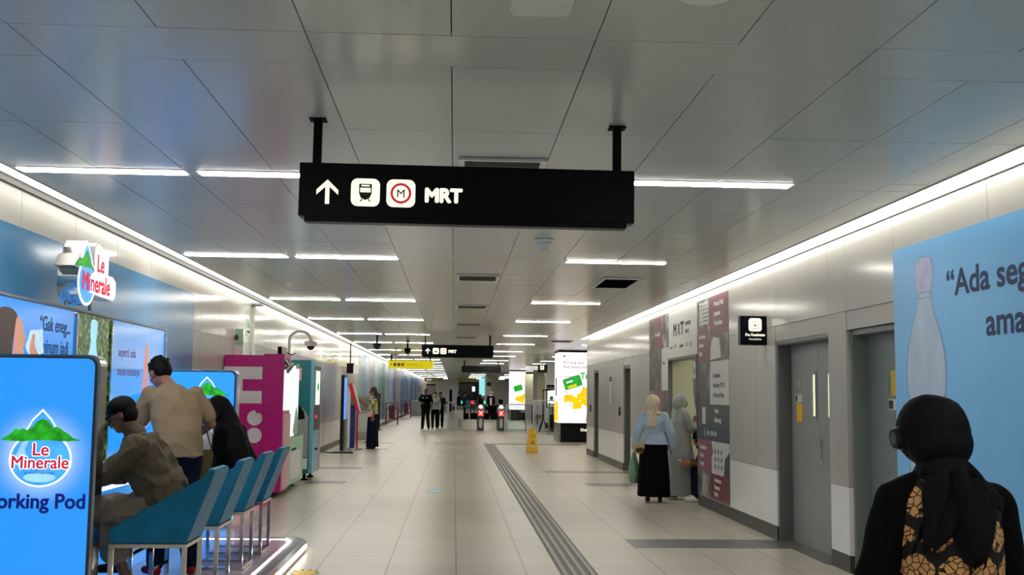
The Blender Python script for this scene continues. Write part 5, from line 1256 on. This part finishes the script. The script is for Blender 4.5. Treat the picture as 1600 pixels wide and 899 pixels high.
gate(.55, 72, 'far ticket gate with green light, left one', .5, .0, 'g', .3, 'far ticket gates'); gate(1.2, 72, 'far ticket gate with red light', .0, .0, 'r', .3, 'far ticket gates'); gate(1.95, 72, 'far ticket gate with green light, right one', 0, .4, 'g', .3, 'far ticket gates')
# far wall things
t_ = thing('dark_shopfront', 'wide dark glazed shopfront on the far end wall', 'shopfront', (.45, YEND-.02, 0))
M_dg = mat('dark_glazing', (26, 36, 60), .1)
b = MB(); b.box(0, 2.6, -.04, 0, .9, 2.72); b.build('glazing', M_dg, t_); b = MB()
for x in (0, .85, 1.7, 2.55): b.box(x, x+.05, -.07, -.041, .9, 2.72)
b.box(0, 2.6, -.07, -.041, 2.68, 2.76); b.build('mullion', M_blackmat, t_); b = MB(); b.box(0, 2.6, -.05, 0, .0, .89); b.build('dado_panel', M_lblue, t_)
b = MB(); b.slab(rect(1.35, 1.8, 1.65, 2.3), F_front(0, -.08, 0), 0, .01); b.build('lit_notice', M_whitelit, t_)
t_ = thing('far_doorway', 'grey doorway with dark head on the far end wall behind the guard', 'doorway', (-2.9, YEND-.02, 0))
b = MB(); b.box(0, .95, -.03, 0, 0, 2.35); b.build('door_panel', M_mid, t_); b = MB(); b.box(-.02, .97, -.05, 0, 2.36, 2.48); b.build('door_head', M_blackmat, t_)
t_ = thing('ticket_counter', 'white ticket counter with dark slots on the left beyond the gates', 'counter', (-.95, 95, 0))
b = MB(); b.box(0, .5, 0, .5, 0, 1.9); b.build('left_cabinet', M_offwhite, t_); b = MB(); b.box(.52, .75, 0, .5, 0, 1.9); b.build('dark_slot', M_blackmat, t_); b = MB(); b.box(.77, 1.3, 0, .5, 0, 2.0); b.build('right_cabinet', M_offwhite, t_)
t_ = thing('red_bin', 'small red bin before the far wall, between the guards and the gates', 'bin', (-1.45, 96, 0)); b = MB(); b.box(-.2, .2, -.2, .2, 0, .9); b.build('body', M_plum, t_, .03); b = MB(); b.box(-.22, .22, -.22, .22, .9, 1.5); b.build('pink_top', M_pink, t_, .03)
t_ = thing('queue_belt', 'black queue belt between two posts right of the guards', 'queue belt', (-.7, 60, 0))
for x in (0, .9): b = MB(); b.cyl((x, 0, 0), (x, 0, 1.1), .035); b.build('post', M_blackmat, t_)
b = MB(); b.box(.03, .87, -.01, .01, 1.0, 1.07); b.build('belt', M_blackmat, t_)
# ================================================================== PEOPLE
def person(label, loc, rz, group=None): return thing('person', label, 'person', loc, rz, group)
X_, Y_, Z_ = V((1, 0, 0)), V((0, 1, 0)), V((0, 0, 1))
def on(P, m, name, par, vox=.008, fold=0., fs=(9, 9, 3), sm=3, label=None, cut=None): return organic(name, P, vox, m, par, sm, fold, fs, label, cut)

# ---- woman in batik, foreground right, seen from behind
p = person('person in black headscarf and black-and-tan batik vest, seen from behind in the foreground', (1.565, 3.5, 0), -.04)
J = skel(1.53, pelvis=(.03, 0, .83), waist=(.03, 0, .96), chest=(.03, 0, 1.12), shR=(.19, 0, 1.185), shL=(-.135, 0, 1.19), elR=(.225, .0, .95), elL=(-.20, .0, .96), wrR=(.21, .14, .78), wrL=(-.205, .14, .80), head=(-.0, .03, 1.405), neck=(0.01, 0, 1.26), hipR=(.11, 0, .81), hipL=(-.05, 0, .81))
HM = head_mat(J, .12, -.06)
body(J, HM, p, M_skin)
on(top_prims(J, .022, 'long', 1.0, 1.05, puff=.012)+[cap_prim((.0, 0, 1.26), J['shR'], .05, .06), cap_prim((.0, 0, 1.26), J['shL'], .05, .06)], M_blackc, 'blouse', p, .007, .007, (7, 7, 6))
vest = [loft_prim([((.035, 0, .62), X_*.185, Y_*.145), ((.035, 0, .80), X_*.178, Y_*.14), ((.035, -.0, .95), X_*.168, Y_*.132), ((.035, -.005, 1.08), X_*.168, Y_*.134), ((.033, -.006, 1.16), X_*.166, Y_*.130), ((.03, -.008, 1.21), X_*.155, Y_*.112), ((.025, -.005, 1.25), X_*.125, Y_*.094), ((.02, 0, 1.285), X_*.08, Y_*.078)])]
on(vest, M_batik, 'vest', p, .007, .005, (6, 6, 3))
on(pant_prims(J, .02, (.09, .08, .075), .05), M_blackc, 'trousers', p, .01, .004)
for q in 'RL': on(shoe_prims(J, q), M_blackmat, 'shoe', p, .008)
R3 = HM.to_3x3()
hz = [ell_mesh(HM @ V((0, -.012, .012)), (.114, .122, .118), R3), ell_mesh(HM @ V((0, -.05, -.03)), (.104, .09, .092), R3), cap_prim((0.01, -.03, 1.34), (0.01, -.02, 1.25), .075, .085),
      ell_mesh((.01, -.075, 1.295), (.085, .055, .04)), loft_prim([((.02, 0, 1.17), X_*.135, Y_*.115), ((.02, 0, 1.235), X_*.115, Y_*.10), ((.01, 0, 1.30), X_*.07, Y_*.08)][::-1])]
on(hz, M_blackc2, 'headscarf', p, .005, .005, (9, 9, 5), 3)
def sheet(path, widths, n=9, amp=.012, th=.006, wv=3.):
    """gathered cloth strip: path of (x,y,z), half widths, pleated cross-section"""
    mb = MB(); vs = []; K0 = len(path); pp = []; ww = []
    for i in range(K0-1):
        for k in range(4): t = k/4; pp.append(V(path[i]).lerp(V(path[i+1]), t)); ww.append(widths[i]*(1-t)+widths[i+1]*t)
    pp.append(V(path[-1])); ww.append(widths[-1]); K = len(pp)
    for i, (pt, w) in enumerate(zip(pp, ww)):
        for j in range(n*3):
            t = j/(n*3-1)*2-1; k = amp*(1.1-.35*i/K)
            vs.append(pt+V((w*t+.006*math.sin(i*.5+t*3), -k*math.cos(t*wv*PI+i*.12)+.6*k*math.sin(t*5+i*.2)+.55*w*t*t, -.03*abs(t))))
    m = n*3; back = [q+V((0, th, 0)) for q in vs]; fs = []
    for i in range(K-1):
        for j in range(m-1): fs.append((i*m+j, i*m+j+1, (i+1)*m+j+1, (i+1)*m+j)); fs.append(tuple(K*m+a for a in ((i+1)*m+j, (i+1)*m+j+1, i*m+j+1, i*m+j)))
    for j in range(m-1): fs.append((j+1, j, K*m+j, K*m+j+1)); fs.append(((K-1)*m+j, (K-1)*m+j+1, K*m+(K-1)*m+j+1, K*m+(K-1)*m+j))
    for i in range(K-1): fs.append((i*m, (i+1)*m, K*m+(i+1)*m, K*m+i*m)); fs.append(((i+1)*m+m-1, i*m+m-1, K*m+i*m+m-1, K*m+(i+1)*m+m-1))
    return mb.add(vs+back, fs, 0, True)
sheet([(-.02, -.125, 1.31), (-.025, -.15, 1.25), (-.035, -.165, 1.19), (-.055, -.17, 1.13), (-.085, -.168, 1.075)], [.05, .058, .06, .045, .012], amp=.009, wv=1.6).build('scarf_tail', M_blackc2, p)
sheet([(.03, -.13, 1.31), (.04, -.158, 1.25), (.05, -.172, 1.18), (.058, -.178, 1.11), (.068, -.178, 1.03)], [.06, .078, .08, .055, .014], amp=.011, wv=1.9).build('scarf_tail', M_blackc2, p)
sheet([(.06, -.10, 1.33), (.095, -.115, 1.285), (.12, -.125, 1.24), (.135, -.13, 1.19)], [.03, .05, .05, .02], amp=.008, wv=1.5).build('scarf_tail', M_blackc2, p)
for sg in (-1,):
    c0 = HM @ V((sg*.102, .012, -.012)); c1 = HM @ V((sg*.124, .012, -.014))
    b = MB(); b.cyl(tuple(c0), tuple(c1), .040, .031, 24); ec = b.build('ear_cup', M_black, p, .004); c2 = HM @ V((sg*.127, .012, -.014)); b = MB(); b.cyl(tuple(c1), tuple(c2), .022, .02, 20); b.build('cup_plate', M_slate, ec)

# ---- seated man in a cap
p = person('seated person in black cap, glasses and khaki jacket leaning over the pod counter', (CHX, 7.40, PZ+.006), PI/2)
J = skel(1.68, pelvis=(0, -.03, .66), waist=(0, .03, .78), chest=(0, .12, .94), neck=(0, .21, 1.11), head=(0, .30, 1.245), shR=(.18, .17, 1.05), shL=(-.18, .15, 1.05),
         elR=(.22, .34, .86), elL=(-.20, .34, .86), wrR=(.15, .57, .845), wrL=(-.10, .57, .845), hdR=(-.2, 1, -.05), hdL=(.2, 1, -.05),
         hipR=(.09, .0, .64), hipL=(-.09, .0, .64), knR=(.13, .40, .62), knL=(-.11, .38, .60), anR=(.13, .30, .27), anL=(-.10, .20, .22), toR=(.14, .44, .22), toL=(-.11, .33, .12))
HM = head_mat(J, .05, -.45)
body(J, HM, p, M_skind, inward={'R': (0, 0, -1), 'L': (0, 0, -1)}, curl=.35)
on(top_prims(J, .03, 'long', 1.05, 1.08, hem=.05, puff=.012)+[ell_mesh((0, .2, 1.08), (.1, .08, .06)), ell_mesh((0, .02, .80), (.19, .16, .13))], M_khaki, 'jacket', p, .007, .016, (8, 10, 9), 2)
on(pant_prims(J, .03, (.1, .085, .08), .42), M_cargo, 'trousers', p, .007, .013, (9, 9, 9), 2)
on([cap_prim((0, .2, 1.12), (0, .23, 1.15), .07, .066)], M_khaki, 'collar', p, .007)
R3 = HM.to_3x3()
on([ell_mesh(HM @ V((0, -.012, .045)), (.083, .1, .085), R3)], M_blackmat, 'cap', p, .006, cut=(HM @ V((0, 0, .02)), R3 @ V((0, .15, -1))))
b = MB(); b.slab([(-.07, .06), (-.06, .12), (-.03, .155), (.03, .155), (.06, .12), (.07, .06)], (HM @ V((0, 0, .028)), R3 @ X_, R3 @ V((0, 1, -.12)).normalized()), 0, .006); b.build('cap_visor', M_blackmat, p)
on([ell_mesh(HM @ V((0, -.035, -.0)), (.076, .07, .075), R3)], M_hair, 'hair', p, .006)
b = MB()
for sg in (-1, 1):
    b.tube([HM @ V((sg*.03+.02*math.cos(a), .098, .004+.016*math.sin(a))) for a in [2*PI*i/12 for i in range(13)]], .0018, 6, 0, False); b.tube([HM @ V((sg*.052, .096, .008)), HM @ V((sg*.078, .0, .008))], .002, 6)
b.build('glasses', M_steel, p)
for q in 'RL': on(shoe_prims(J, q), M_blackmat, 'shoe', p, .006)

# ---- standing man in a tan shirt
p = person('standing person in tan t-shirt and dark jeans leaning over the counter, seen from behind', (-2.14, 8.66, PZ+.004), .55)
J = skel(1.72, neck=(-.03, .19, 1.455), head=(-.07, .31, 1.55), chest=(0, .09, 1.27), waist=(0, .0, 1.07), shR=(.155, .13, 1.385), shL=(-.19, .15, 1.38), elR=(.295, .10, 1.155), elL=(-.24, .28, 1.14),
         wrR=(.20, .30, 1.02), wrL=(-.16, .46, .99), hdR=(-.5, .8, -.4), hdL=(.2, .8, -.5), anR=(.12, -.05, .08), anL=(-.13, .03, .08), toR=(.15, .11, .03), toL=(-.16, .18, .03))
HM = head_mat(J, .25, -.62)
body(J, HM, p, M_skin, inward={'R': (-.3, 0, -1), 'L': (.3, 0, -1)}, slim=.98)
on(top_prims(J, .028, 'short', 1.02, 1.0, hem=.03)+[ell_mesh((-.02, .165, 1.43), (.095, .07, .04))], M_tan, 't_shirt', p, .007, .012, (6, 6, 5), 3)
b = MB(); b.tube([(-.03+.066*math.cos(a), .185+.06*math.sin(a), 1.455+.03*math.sin(a)) for a in [2*PI*i/20 for i in range(21)]], .007, 8, 0, False); b.build('neckband', M_blackc, p)
on(pant_prims(J, .015, (.095, .07, .06), .06), M_navyc, 'jeans', p, .008, .005, (8, 8, 6))
hair_short(HM, p, M_hair)
for q in 'RL': on(shoe_prims(J, q), M_redsh, 'shoe', p, .006)

# ---- seated woman in black with headphones
p = person('seated person in black headscarf, headphones and black jumper looking at a phone', (CHX+.02, 9.3, PZ+.004), PI/2+.05)
J = skel(1.58, pelvis=(0, -.06, .66), waist=(0, -.03, .79), chest=(0, .01, .96), neck=(0, .05, 1.11), head=(0, .11, 1.245), shR=(.15, .03, 1.06), shL=(-.15, .03, 1.06),
         elR=(.2, .10, .82), elL=(-.2, .08, .82), wrR=(.08, .28, .86), wrL=(-.07, .27, .87), hdR=(-.3, .7, .5), hdL=(.2, .7, .3),
         hipR=(.09, -.02, .64), hipL=(-.09, -.02, .64), knR=(.10, .36, .62), knL=(-.10, .36, .62), anR=(.09, .30, .25), anL=(-.09, .26, .25), toR=(.1, .43, .2), toL=(-.1, .39, .2))
HM = head_mat(J, .15, -.5)
body(J, HM, p, M_skin, inward={'R': (-.6, 0, .5), 'L': (1, 0, .3)}, curl=.6)
on(top_prims(J, .022, 'long', 1., 1., hem=.05), M_blackc, 'jumper', p, .008, .006, (8, 8, 6))
on(pant_prims(J, .02), M_blackc2, 'trousers', p, .008, .004)
R3 = HM.to_3x3()
on([ell_mesh(HM @ V((0, -.028, .012)), (.1, .107, .115), R3), ell_mesh(HM @ V((0, -.05, -.03)), (.095, .09, .1), R3), cap_prim(HM @ V((0, -.02, -.07)), (0, .03, 1.1), .075, .1),
    cap_prim(HM @ V((0, -.05, -.02)), (0, -.16, .84), .085, .085), cap_prim((-.08, -.06, 1.08), (-.1, -.14, .82), .07, .075), cap_prim((.08, -.06, 1.08), (.1, -.14, .82), .07, .075),
    loft_prim([((0, -.06, .80), X_*.19, Y_*.15), ((0, -.04, .95), X_*.2, Y_*.15), ((0, .0, 1.08), X_*.16, Y_*.12), ((0, .02, 1.16), X_*.09, Y_*.1)])], M_blackc2, 'headscarf', p, .007, .007, (7, 7, 4), 4)
b = MB(); b.tube([HM @ V((.112*math.cos(a), .01, .0+.125*math.sin(a))) for a in [PI*i/14 for i in range(15)]], .009, 8); b.build('headphone_band', M_black, p)
for sg in (-1, 1): b = MB(); b.cyl(tuple(HM @ V((sg*.09, .01, -.01))), tuple(HM @ V((sg*.125, .01, -.01))), .036, .03, 20); b.build('ear_cup', M_black, p, .003)
for q in 'RL': on(shoe_prims(J, q), M_blackmat, 'shoe', p, .006)
b = MB(); b.cyl((-.092, .235, .86), (-.075, .262, .868), .034, .034, 16); b.build('watch', M_creamlth, p)
t_ = thing('phone', 'blue-lit phone held by the seated woman in black', 'phone', (-2.235, 9.19, .985), .6)
b = MB(); b.slab(rrect(-.036, -.075, .036, .075, .008), (V((0, 0, 0)), V((0, 1, 0)), V((-.6, 0, .8)).normalized()), -.008, 0); b.build('case', M_navyv, t_)
b = MB(); b.slab(rrect(-.032, -.07, .032, .07, .006), (V((0, 0, 0)), V((0, 1, 0)), V((-.6, 0, .8)).normalized()), 0.001, .002); b.build('screen', M_palelit, t_)

# ---- bags on the counter
t_ = thing('shoulder_bag', 'brown canvas shoulder bag hanging at the right hip of the standing man', 'bag', (-2.03, 8.90, .78), .5)
on([loft_prim([((0, 0, .0), X_*.11, Y_*.055), ((0, 0, .1), X_*.13, Y_*.065), ((0, 0, .2), X_*.12, Y_*.06), ((0, 0, .27), X_*.10, Y_*.04)])], M_brownbag, 'bag_body', t_, .007, .007, (9, 9, 9))
b = MB(); b.tube([(.10, -.02, .26), (.03, -.09, .42), (-.12, -.13, .60)], .006, 8); b.build('strap', M_brownbag, t_); b = MB(); b.tube([(.12, -.03, .22), (.10, -.05, .1), (.09, -.05, .0)], .011, 8); b.build('side_strap', M_navyc, t_)
t_ = thing('white_bag', 'crumpled pale grey bag lying on the far end of the pod counter', 'bag', (-2.48, 10.95, .897))
on([ell_mesh((0, 0, .10), (.17, .14, .1)), ell_mesh((.1, .05, .16), (.1, .1, .08)), ell_mesh((-.1, .0, .15), (.1, .08, .09))], M_bagw, 'bag_body', t_, .008, .02, (14, 14, 14), 1)
b = MB(); b.tube([(.05, -.05, .2), (.0, -.02, .27), (-.07, .0, .2)], .008, 8); b.build('handle', M_bagw, t_)
t_ = thing('black_pouch', 'black rounded case lying on the pod counter beside the pale bag', 'case', (-2.62, 11.45, .877))
on([ell_mesh((0, 0, .12), (.18, .12, .11))], M_blackmat, 'case', t_, .008, .0); b = MB(); b.slab(rrect(-.06, .05, .06, .12, .01), F_front(0, -.121, 0), 0, .003); b.build('white_tag', M_pwhite, t_)

# ---- two women at the shop opening
p = person('person in beige headscarf, light blue peplum blouse and long black skirt, seen from behind', (2.90, 15.8, 0), -.12)
J = skel(1.52, elR=(.25, -.02, .98), elL=(-.25, -.02, .98), wrR=(.255, .06, .78), wrL=(-.26, .04, .78))
HM = head_mat(J, -.5, -.05)
body(J, HM, p, M_skin, vox=.007)
on(top_prims(J, .022, 'long', 1., 1., puff=.022), M_bluec, 'blouse', p, .008, .008, (8, 8, 5))
on([loft_prim([((0, 0, .83), X_*.225, Y_*.17), ((0, 0, .93), X_*.185, Y_*.14), ((0, 0, 1.0), X_*.15, Y_*.112), ((0, 0, 1.06), X_*.15, Y_*.112)][::-1], 40, .05, 8)], M_bluec, 'peplum', p, .008, .004, (8, 8, 3))
on([loft_prim([((0, 0, .98), X_*.15, Y_*.11), ((0, 0, .85), X_*.185, Y_*.14), ((0, 0, .5), X_*.215, Y_*.17), ((0, 0, .09), X_*.235, Y_*.2)], 44, .05, 9)], M_blackc, 'skirt', p, .009, .006, (7, 7, 1.5))
R3 = HM.to_3x3()
on([ell_mesh(HM @ V((0, -.026, .016)), (.104, .113, .116), R3), ell_mesh(HM @ V((0, -.05, -.03)), (.095, .085, .09), R3), cap_prim(HM @ V((0, -.02, -.06)), (0, -.01, 1.27), .07, .078), ell_mesh((0, -.01, 1.27), (.12, .1, .045))], M_beige, 'headscarf', p, .006, .004, (9, 9, 5), 3)
sheet([(0, -.11, 1.35), (-.015, -.13, 1.26), (-.03, -.145, 1.17), (-.045, -.15, 1.09)], [.035, .06, .075, .07], amp=.012).build('scarf_tail', M_beige, p)
for q in 'RL': on(shoe_prims(J, q), M_leath, 'sandal', p, .007)
t_ = thing('shoulder_bag', 'small cream and brown shoulder bag hanging at the left hip of the woman in blue', 'bag', (2.66, 15.64, .8), .3)
b = MB(); b.tube([(.34, .04, .46), (.26, -.035, .36), (.12, -.07, .2), (.02, -.03, .07)], .010, 8); b.build('strap', M_creamlth, t_)
on([ell_mesh((-.03, -.04, 0), (.10, .04, .08)), ell_mesh((-.03, -.04, -.05), (.09, .04, .05))], M_creamlth, 'bag_body', t_, .006); b = MB(); b.slab(circ(-.03, -.045, .07, .035), F_front(0, -.081, 0), -.005, .004); b.build('brown_flap', M_brownbag, t_, .002)
t_ = thing('green_bag', 'pale green plastic carrier bag held at the left side of the woman in blue', 'bag', (2.64, 15.98, .0))
M_gbag = mat('green_plastic', (110, 150, 116), .4, var=.2, vscale=14)
on([loft_prim([((0, 0, .26), X_*.06, Y_*.08), ((0, 0, .42), X_*.08, Y_*.12), ((0, 0, .58), X_*.05, Y_*.07), ((.0, 0, .70), X_*.015, Y_*.02)])], M_gbag, 'bag_body', t_, .008, .008, (12, 12, 6)); b = MB(); b.tube([(0, .0, .69), (.01, 0, .76)], .012, 8); b.build('handle', M_gbag, t_)

p = person('person in silver grey headscarf and long grey gown, in profile beside the woman in blue', (3.40, 16.3, 0), -1.3)
J = skel(1.54, elR=(.19, .08, 1.06), elL=(-.2, .06, 1.04), wrL=(-.1, .27, 1.10), wrR=(.12, .26, .98), hdL=(.0, .3, 1.), hdR=(-.2, 1, .2), anR=(.07, .24, .08), anL=(-.09, -.18, .08), toR=(.08, .40, .03), toL=(-.09, -.03, .03), knR=(.08, .16, .46), knL=(-.08, -.02, .46))
HM = head_mat(J, .0, -.12)
body(J, HM, p, M_skin, vox=.007)
on(top_prims(J, .025, 'long', 1., 1., puff=.02)+[loft_prim([((0, 0, 1.05), X_*.16, Y_*.125), ((0, 0, .85), X_*.19, Y_*.15), ((0, .02, .5), X_*.2, Y_*.2), ((0, .10, .2), X_*.2, Y_*.31), ((0, .13, .055), X_*.2, Y_*.39)], 40, .04, 8)], M_greyc, 'gown', p, .009, .012, (6, 6, 1.6), 3)
R3 = HM.to_3x3()
on([ell_mesh(HM @ V((0, -.032, .016)), (.099, .105, .115), R3), ell_mesh(HM @ V((0, -.055, -.03)), (.09, .085, .1), R3), cap_prim(HM @ V((0, -.015, -.09)), (0, .01, 1.28), .068, .09),
    loft_prim([((0, .02, 1.12), X_*.19, Y_*.15), ((0, .01, 1.2), X_*.19, Y_*.13), ((0, .0, 1.28), X_*.13, Y_*.1), ((0, 0, 1.34), X_*.08, Y_*.08)])], M_greyl, 'headscarf', p, .007, .008, (7, 7, 4), 3)
for q in 'RL': on(shoe_prims(J, q), M_leath, 'shoe', p, .008)

p = person('seated person in black headscarf, dark jeans and white shoes inside the shop opening', (3.95, 15.98, 0), PI/2+.1)
J = skel(1.58, pelvis=(0, 0, .40), waist=(0, .07, .51), chest=(0, .17, .65), neck=(0, .27, .79), head=(0, .36, .90), shR=(.15, .22, .75), shL=(-.15, .22, .75),
         elR=(.2, .30, .54), elL=(-.2, .30, .54), wrR=(.1, .46, .56), wrL=(-.06, .50, .54), hdR=(-.1, 1, .2), hdL=(0, 1, .2),
         hipR=(.09, .02, .39), hipL=(-.09, .02, .39), knR=(.11, .38, .44), knL=(-.1, .38, .44), anR=(.11, .38, .08), anL=(-.12, .43, .08), toR=(.12, .53, .03), toL=(-.13, .58, .03))
HM = head_mat(J, .2, -.5)
body(J, HM, p, M_skin, vox=.007)
on(top_prims(J, .025, 'long', 1., 1., hem=.02), M_brownbag, 'jacket', p, .009, .008, (9, 9, 7)); on(pant_prims(J, .016, end=.05), M_navyc, 'jeans', p, .009, .005)
R3 = HM.to_3x3()
on([ell_mesh(HM @ V((0, -.03, .014)), (.1, .107, .115), R3), cap_prim(HM @ V((0, -.02, -.07)), J['neck'], .075, .09), ell_mesh(J['neck'], (.15, .12, .06))], M_blackc, 'headscarf', p, .007, .005, (8, 8, 5))
for q in 'RL': on(shoe_prims(J, q), M_wshoe, 'shoe', p, .007)
t_ = thing('stool', 'low dark stool under the seated person inside the shop opening', 'stool', (3.98, 15.98, 0))
b = MB(); b.box(-.17, .17, -.17, .17, .24, .275); b.build('seat', M_blackmat, t_, .01)
for sx in (-.14, .14):
    for sy in (-.14, .14): b = MB(); b.bar((sx, sy, 0), (sx, sy, .24), .03); b.build('leg', M_blackmat, t_)
t_ = thing('phone', 'pale phone in the hand of the person seated in the shop opening', 'phone', (3.36, 15.93, .575))
b = MB(); b.slab(rrect(-.036, -.075, .036, .075, .008), (V((0, 0, 0)), V((0, 1, 0)), V((-.9, 0, .4)).normalized()), -.008, 0); b.build('case', M_offwhite, t_)
b = MB(); b.slab(rrect(-.032, -.07, .032, .07, .006), (V((0, 0, 0)), V((0, 1, 0)), V((-.9, 0, .4)).normalized()), 0.001, .002); b.build('screen', M_lcd, t_)

# ---- woman at the kiosk
p = person('person with long dark hair, yellow and black patterned top and navy trousers touching the kiosk', (-2.22, 30.3, 0), PI/2)
J = skel(1.68, elR=(.21, .12, 1.12), wrR=(.12, .36, 1.28), hdR=(0, .9, .5), elL=(-.22, -.06, 1.1), wrL=(-.19, .0, .86))
HM = head_mat(J, .1, -.12)
body(J, HM, p, M_skin, vox=.007)
on(top_prims(J, .022, 'elbow', 1., 1., hem=.02), M_yellowtop, 'top', p, .009, .005)
on([loft_prim([((0, 0, 1.05), X_*.16, Y_*.115), ((0, 0, .9), X_*.19, Y_*.145), ((0, .01, .5), X_*.2, Y_*.16), ((0, .01, .06), X_*.215, Y_*.17)], 40, .04, 7)], M_navyc, 'trousers', p, .009, .006, (7, 7, 1.5))
R3 = HM.to_3x3()
on([ell_mesh(HM @ V((0, -.022, .035)), (.084, .096, .094), R3), ell_mesh(HM @ V((0, -.06, -.03)), (.085, .06, .1), R3), cap_prim(HM @ V((0, -.07, -.05)), (0, -.13, 1.2), .075, .07), cap_prim((0, -.13, 1.2), (0, -.14, 1.08), .07, .035)], M_hairb, 'hair', p, .007, .005, (30, 30, 3))
for q in 'RL': on(shoe_prims(J, q), M_leath, 'sandal', p, .008)
b = MB(); b.box(-.22, -.19, .02, .14, .87, 1.0); b.build('pink_pouch', M_pink, p, .01)

# ---- guard and two others
def walker(label, loc, rz, H, topm, legm, skinm, hairm, sleeve='short', grp=None, fat=1., mask=False, hijab=None, vox=.01, **ov):
    p = person(label, loc, rz, grp); J = skel(H, **ov); HM = head_mat(J, ov.get('yaw', 0) if not isinstance(ov.get('yaw', 0), tuple) else 0, -.08)
    body(J, HM, p, skinm, vox=.008 if vox < .011 else .009, slim=fat)
    on(top_prims(J, .02, sleeve, 1., fat, hem=.03), topm, 'shirt', p, vox, .004); on(pant_prims(J, .018, end=.06, slim=fat), legm, 'trousers', p, vox, .004)
    if hijab: on([ell_mesh(HM @ V((0, -.028, .014)), (.1, .107, .115), HM.to_3x3()), cap_prim(HM @ V((0, -.02, -.07)), J['neck'], .075, .09), ell_mesh(J['neck'], (.16, .12, .06))], hijab, 'headscarf', p, vox)
    else: on([ell_mesh(HM @ V((0, -.02, .042)), (.079, .094, .082), HM.to_3x3()), ell_mesh(HM @ V((0, -.045, .0)), (.074, .055, .07), HM.to_3x3())], hairm, 'hair', p, .007)
    if mask: on([ell_mesh(HM @ V((0, .055, -.045)), (.055, .055, .045), HM.to_3x3())], M_wshoe, 'face_mask', p, .007)
    for q in 'RL': on(shoe_prims(J, q), M_blackmat, 'shoe', p, .008)
    return p, J
g, J = walker('person in black guard uniform with arms bent, walking towards the camera', (-1.22, 47.2, 0), PI-.25, 1.76, M_blackc, M_blackc2, M_skind, M_hair, fat=1.18, vox=.008,
       elR=(.29, .0, 1.17), wrR=(.14, .26, 1.13), hdR=(-1, .4, -.1), elL=(-.28, -.03, 1.15), wrL=(-.30, .10, .92), anR=(.13, .0, .08), toR=(.15, .16, .025), anL=(-.13, -.05, .08), toL=(-.15, .1, .025))
for sx in (-.09, .09): b = MB(); b.box(sx-.035, sx+.035, .148, .155, 1.33, 1.36); b.build('badge', M_offwhite, g)
walker('person with face mask, white and black top and black trousers walking behind the guard', (-.84, 47.9, 0), PI-.1, 1.6, M_greyl, M_blackc, M_skin, M_hair, 'long', mask=True)
walker('person with short dark hair and pale sleeve behind the masked person', (-.62, 49.2, 0), PI+.1, 1.6, M_blackc2, M_blackc, M_skind, M_hair, 'short')
# ---- travellers beyond the gates
tg = 'people beyond the ticket gates'
walker('person in black by the gates with a white collar, left of the far group', (.28, 66, 0), PI/2, 1.66, M_blackc, M_blackc2, M_skin, M_hair, 'long', tg, vox=.013)
walker('person in dark clothes facing right beside the far green gate light', (.62, 69, 0), -PI/2, 1.6, M_navyc, M_blackc, M_skin, M_hair, 'long', tg, vox=.013)
walker('person in brown top standing at the middle of the far gates', (1.55, 66, 0), PI, 1.5, M_brownbag, M_blackc, M_skin, M_hair, 'long', tg, vox=.013, hijab=M_blackc)
p_, J = walker('person in white headscarf and dark open jacket over white beyond the gates', (2.3, 69, 0), PI, 1.72, M_blackc2, M_blackc, M_skin, M_hair, 'long', tg, vox=.013, hijab=M_wshoe)
b = MB(); b.box(-.06, .06, .12, .15, .85, 1.3); b.build('white_shirt_front', M_offwhite, p_, .01)

# ================================================================== WORLD, CAMERA, OUTPUT LOOK
w = bpy.data.worlds.new('World'); SC.world = w; w.use_nodes = True
w.node_tree.nodes['Background'].inputs[0].default_value = (.9, .95, 1, 1); w.node_tree.nodes['Background'].inputs[1].default_value = .3
R = [[0.9985440626772197, -0.05261608619486056, 0.011887067157524078], [-0.01697524906551274, -0.09733975946049203, 0.9951064325725854], [-0.05120152157149524, -0.9938594059029217, -0.0980912100397133]]
cam = bpy.data.cameras.new('Camera'); co = bpy.data.objects.new('Camera', cam); COL.objects.link(co)
cam.sensor_fit = 'HORIZONTAL'; cam.sensor_width = 36; cam.lens = 1700/1600*36; cam.clip_end = 300; cam.clip_start = .05
Mt = Matrix(R).transposed().to_4x4(); Mt.translation = (0, 0, 1.52); co.matrix_world = Mt
SC.camera = co
vs_ = SC.view_settings; vs_.view_transform = 'Standard'; vs_.look = 'None'; vs_.exposure = EXPO; vs_.gamma = 1; vs_.use_curve_mapping = False
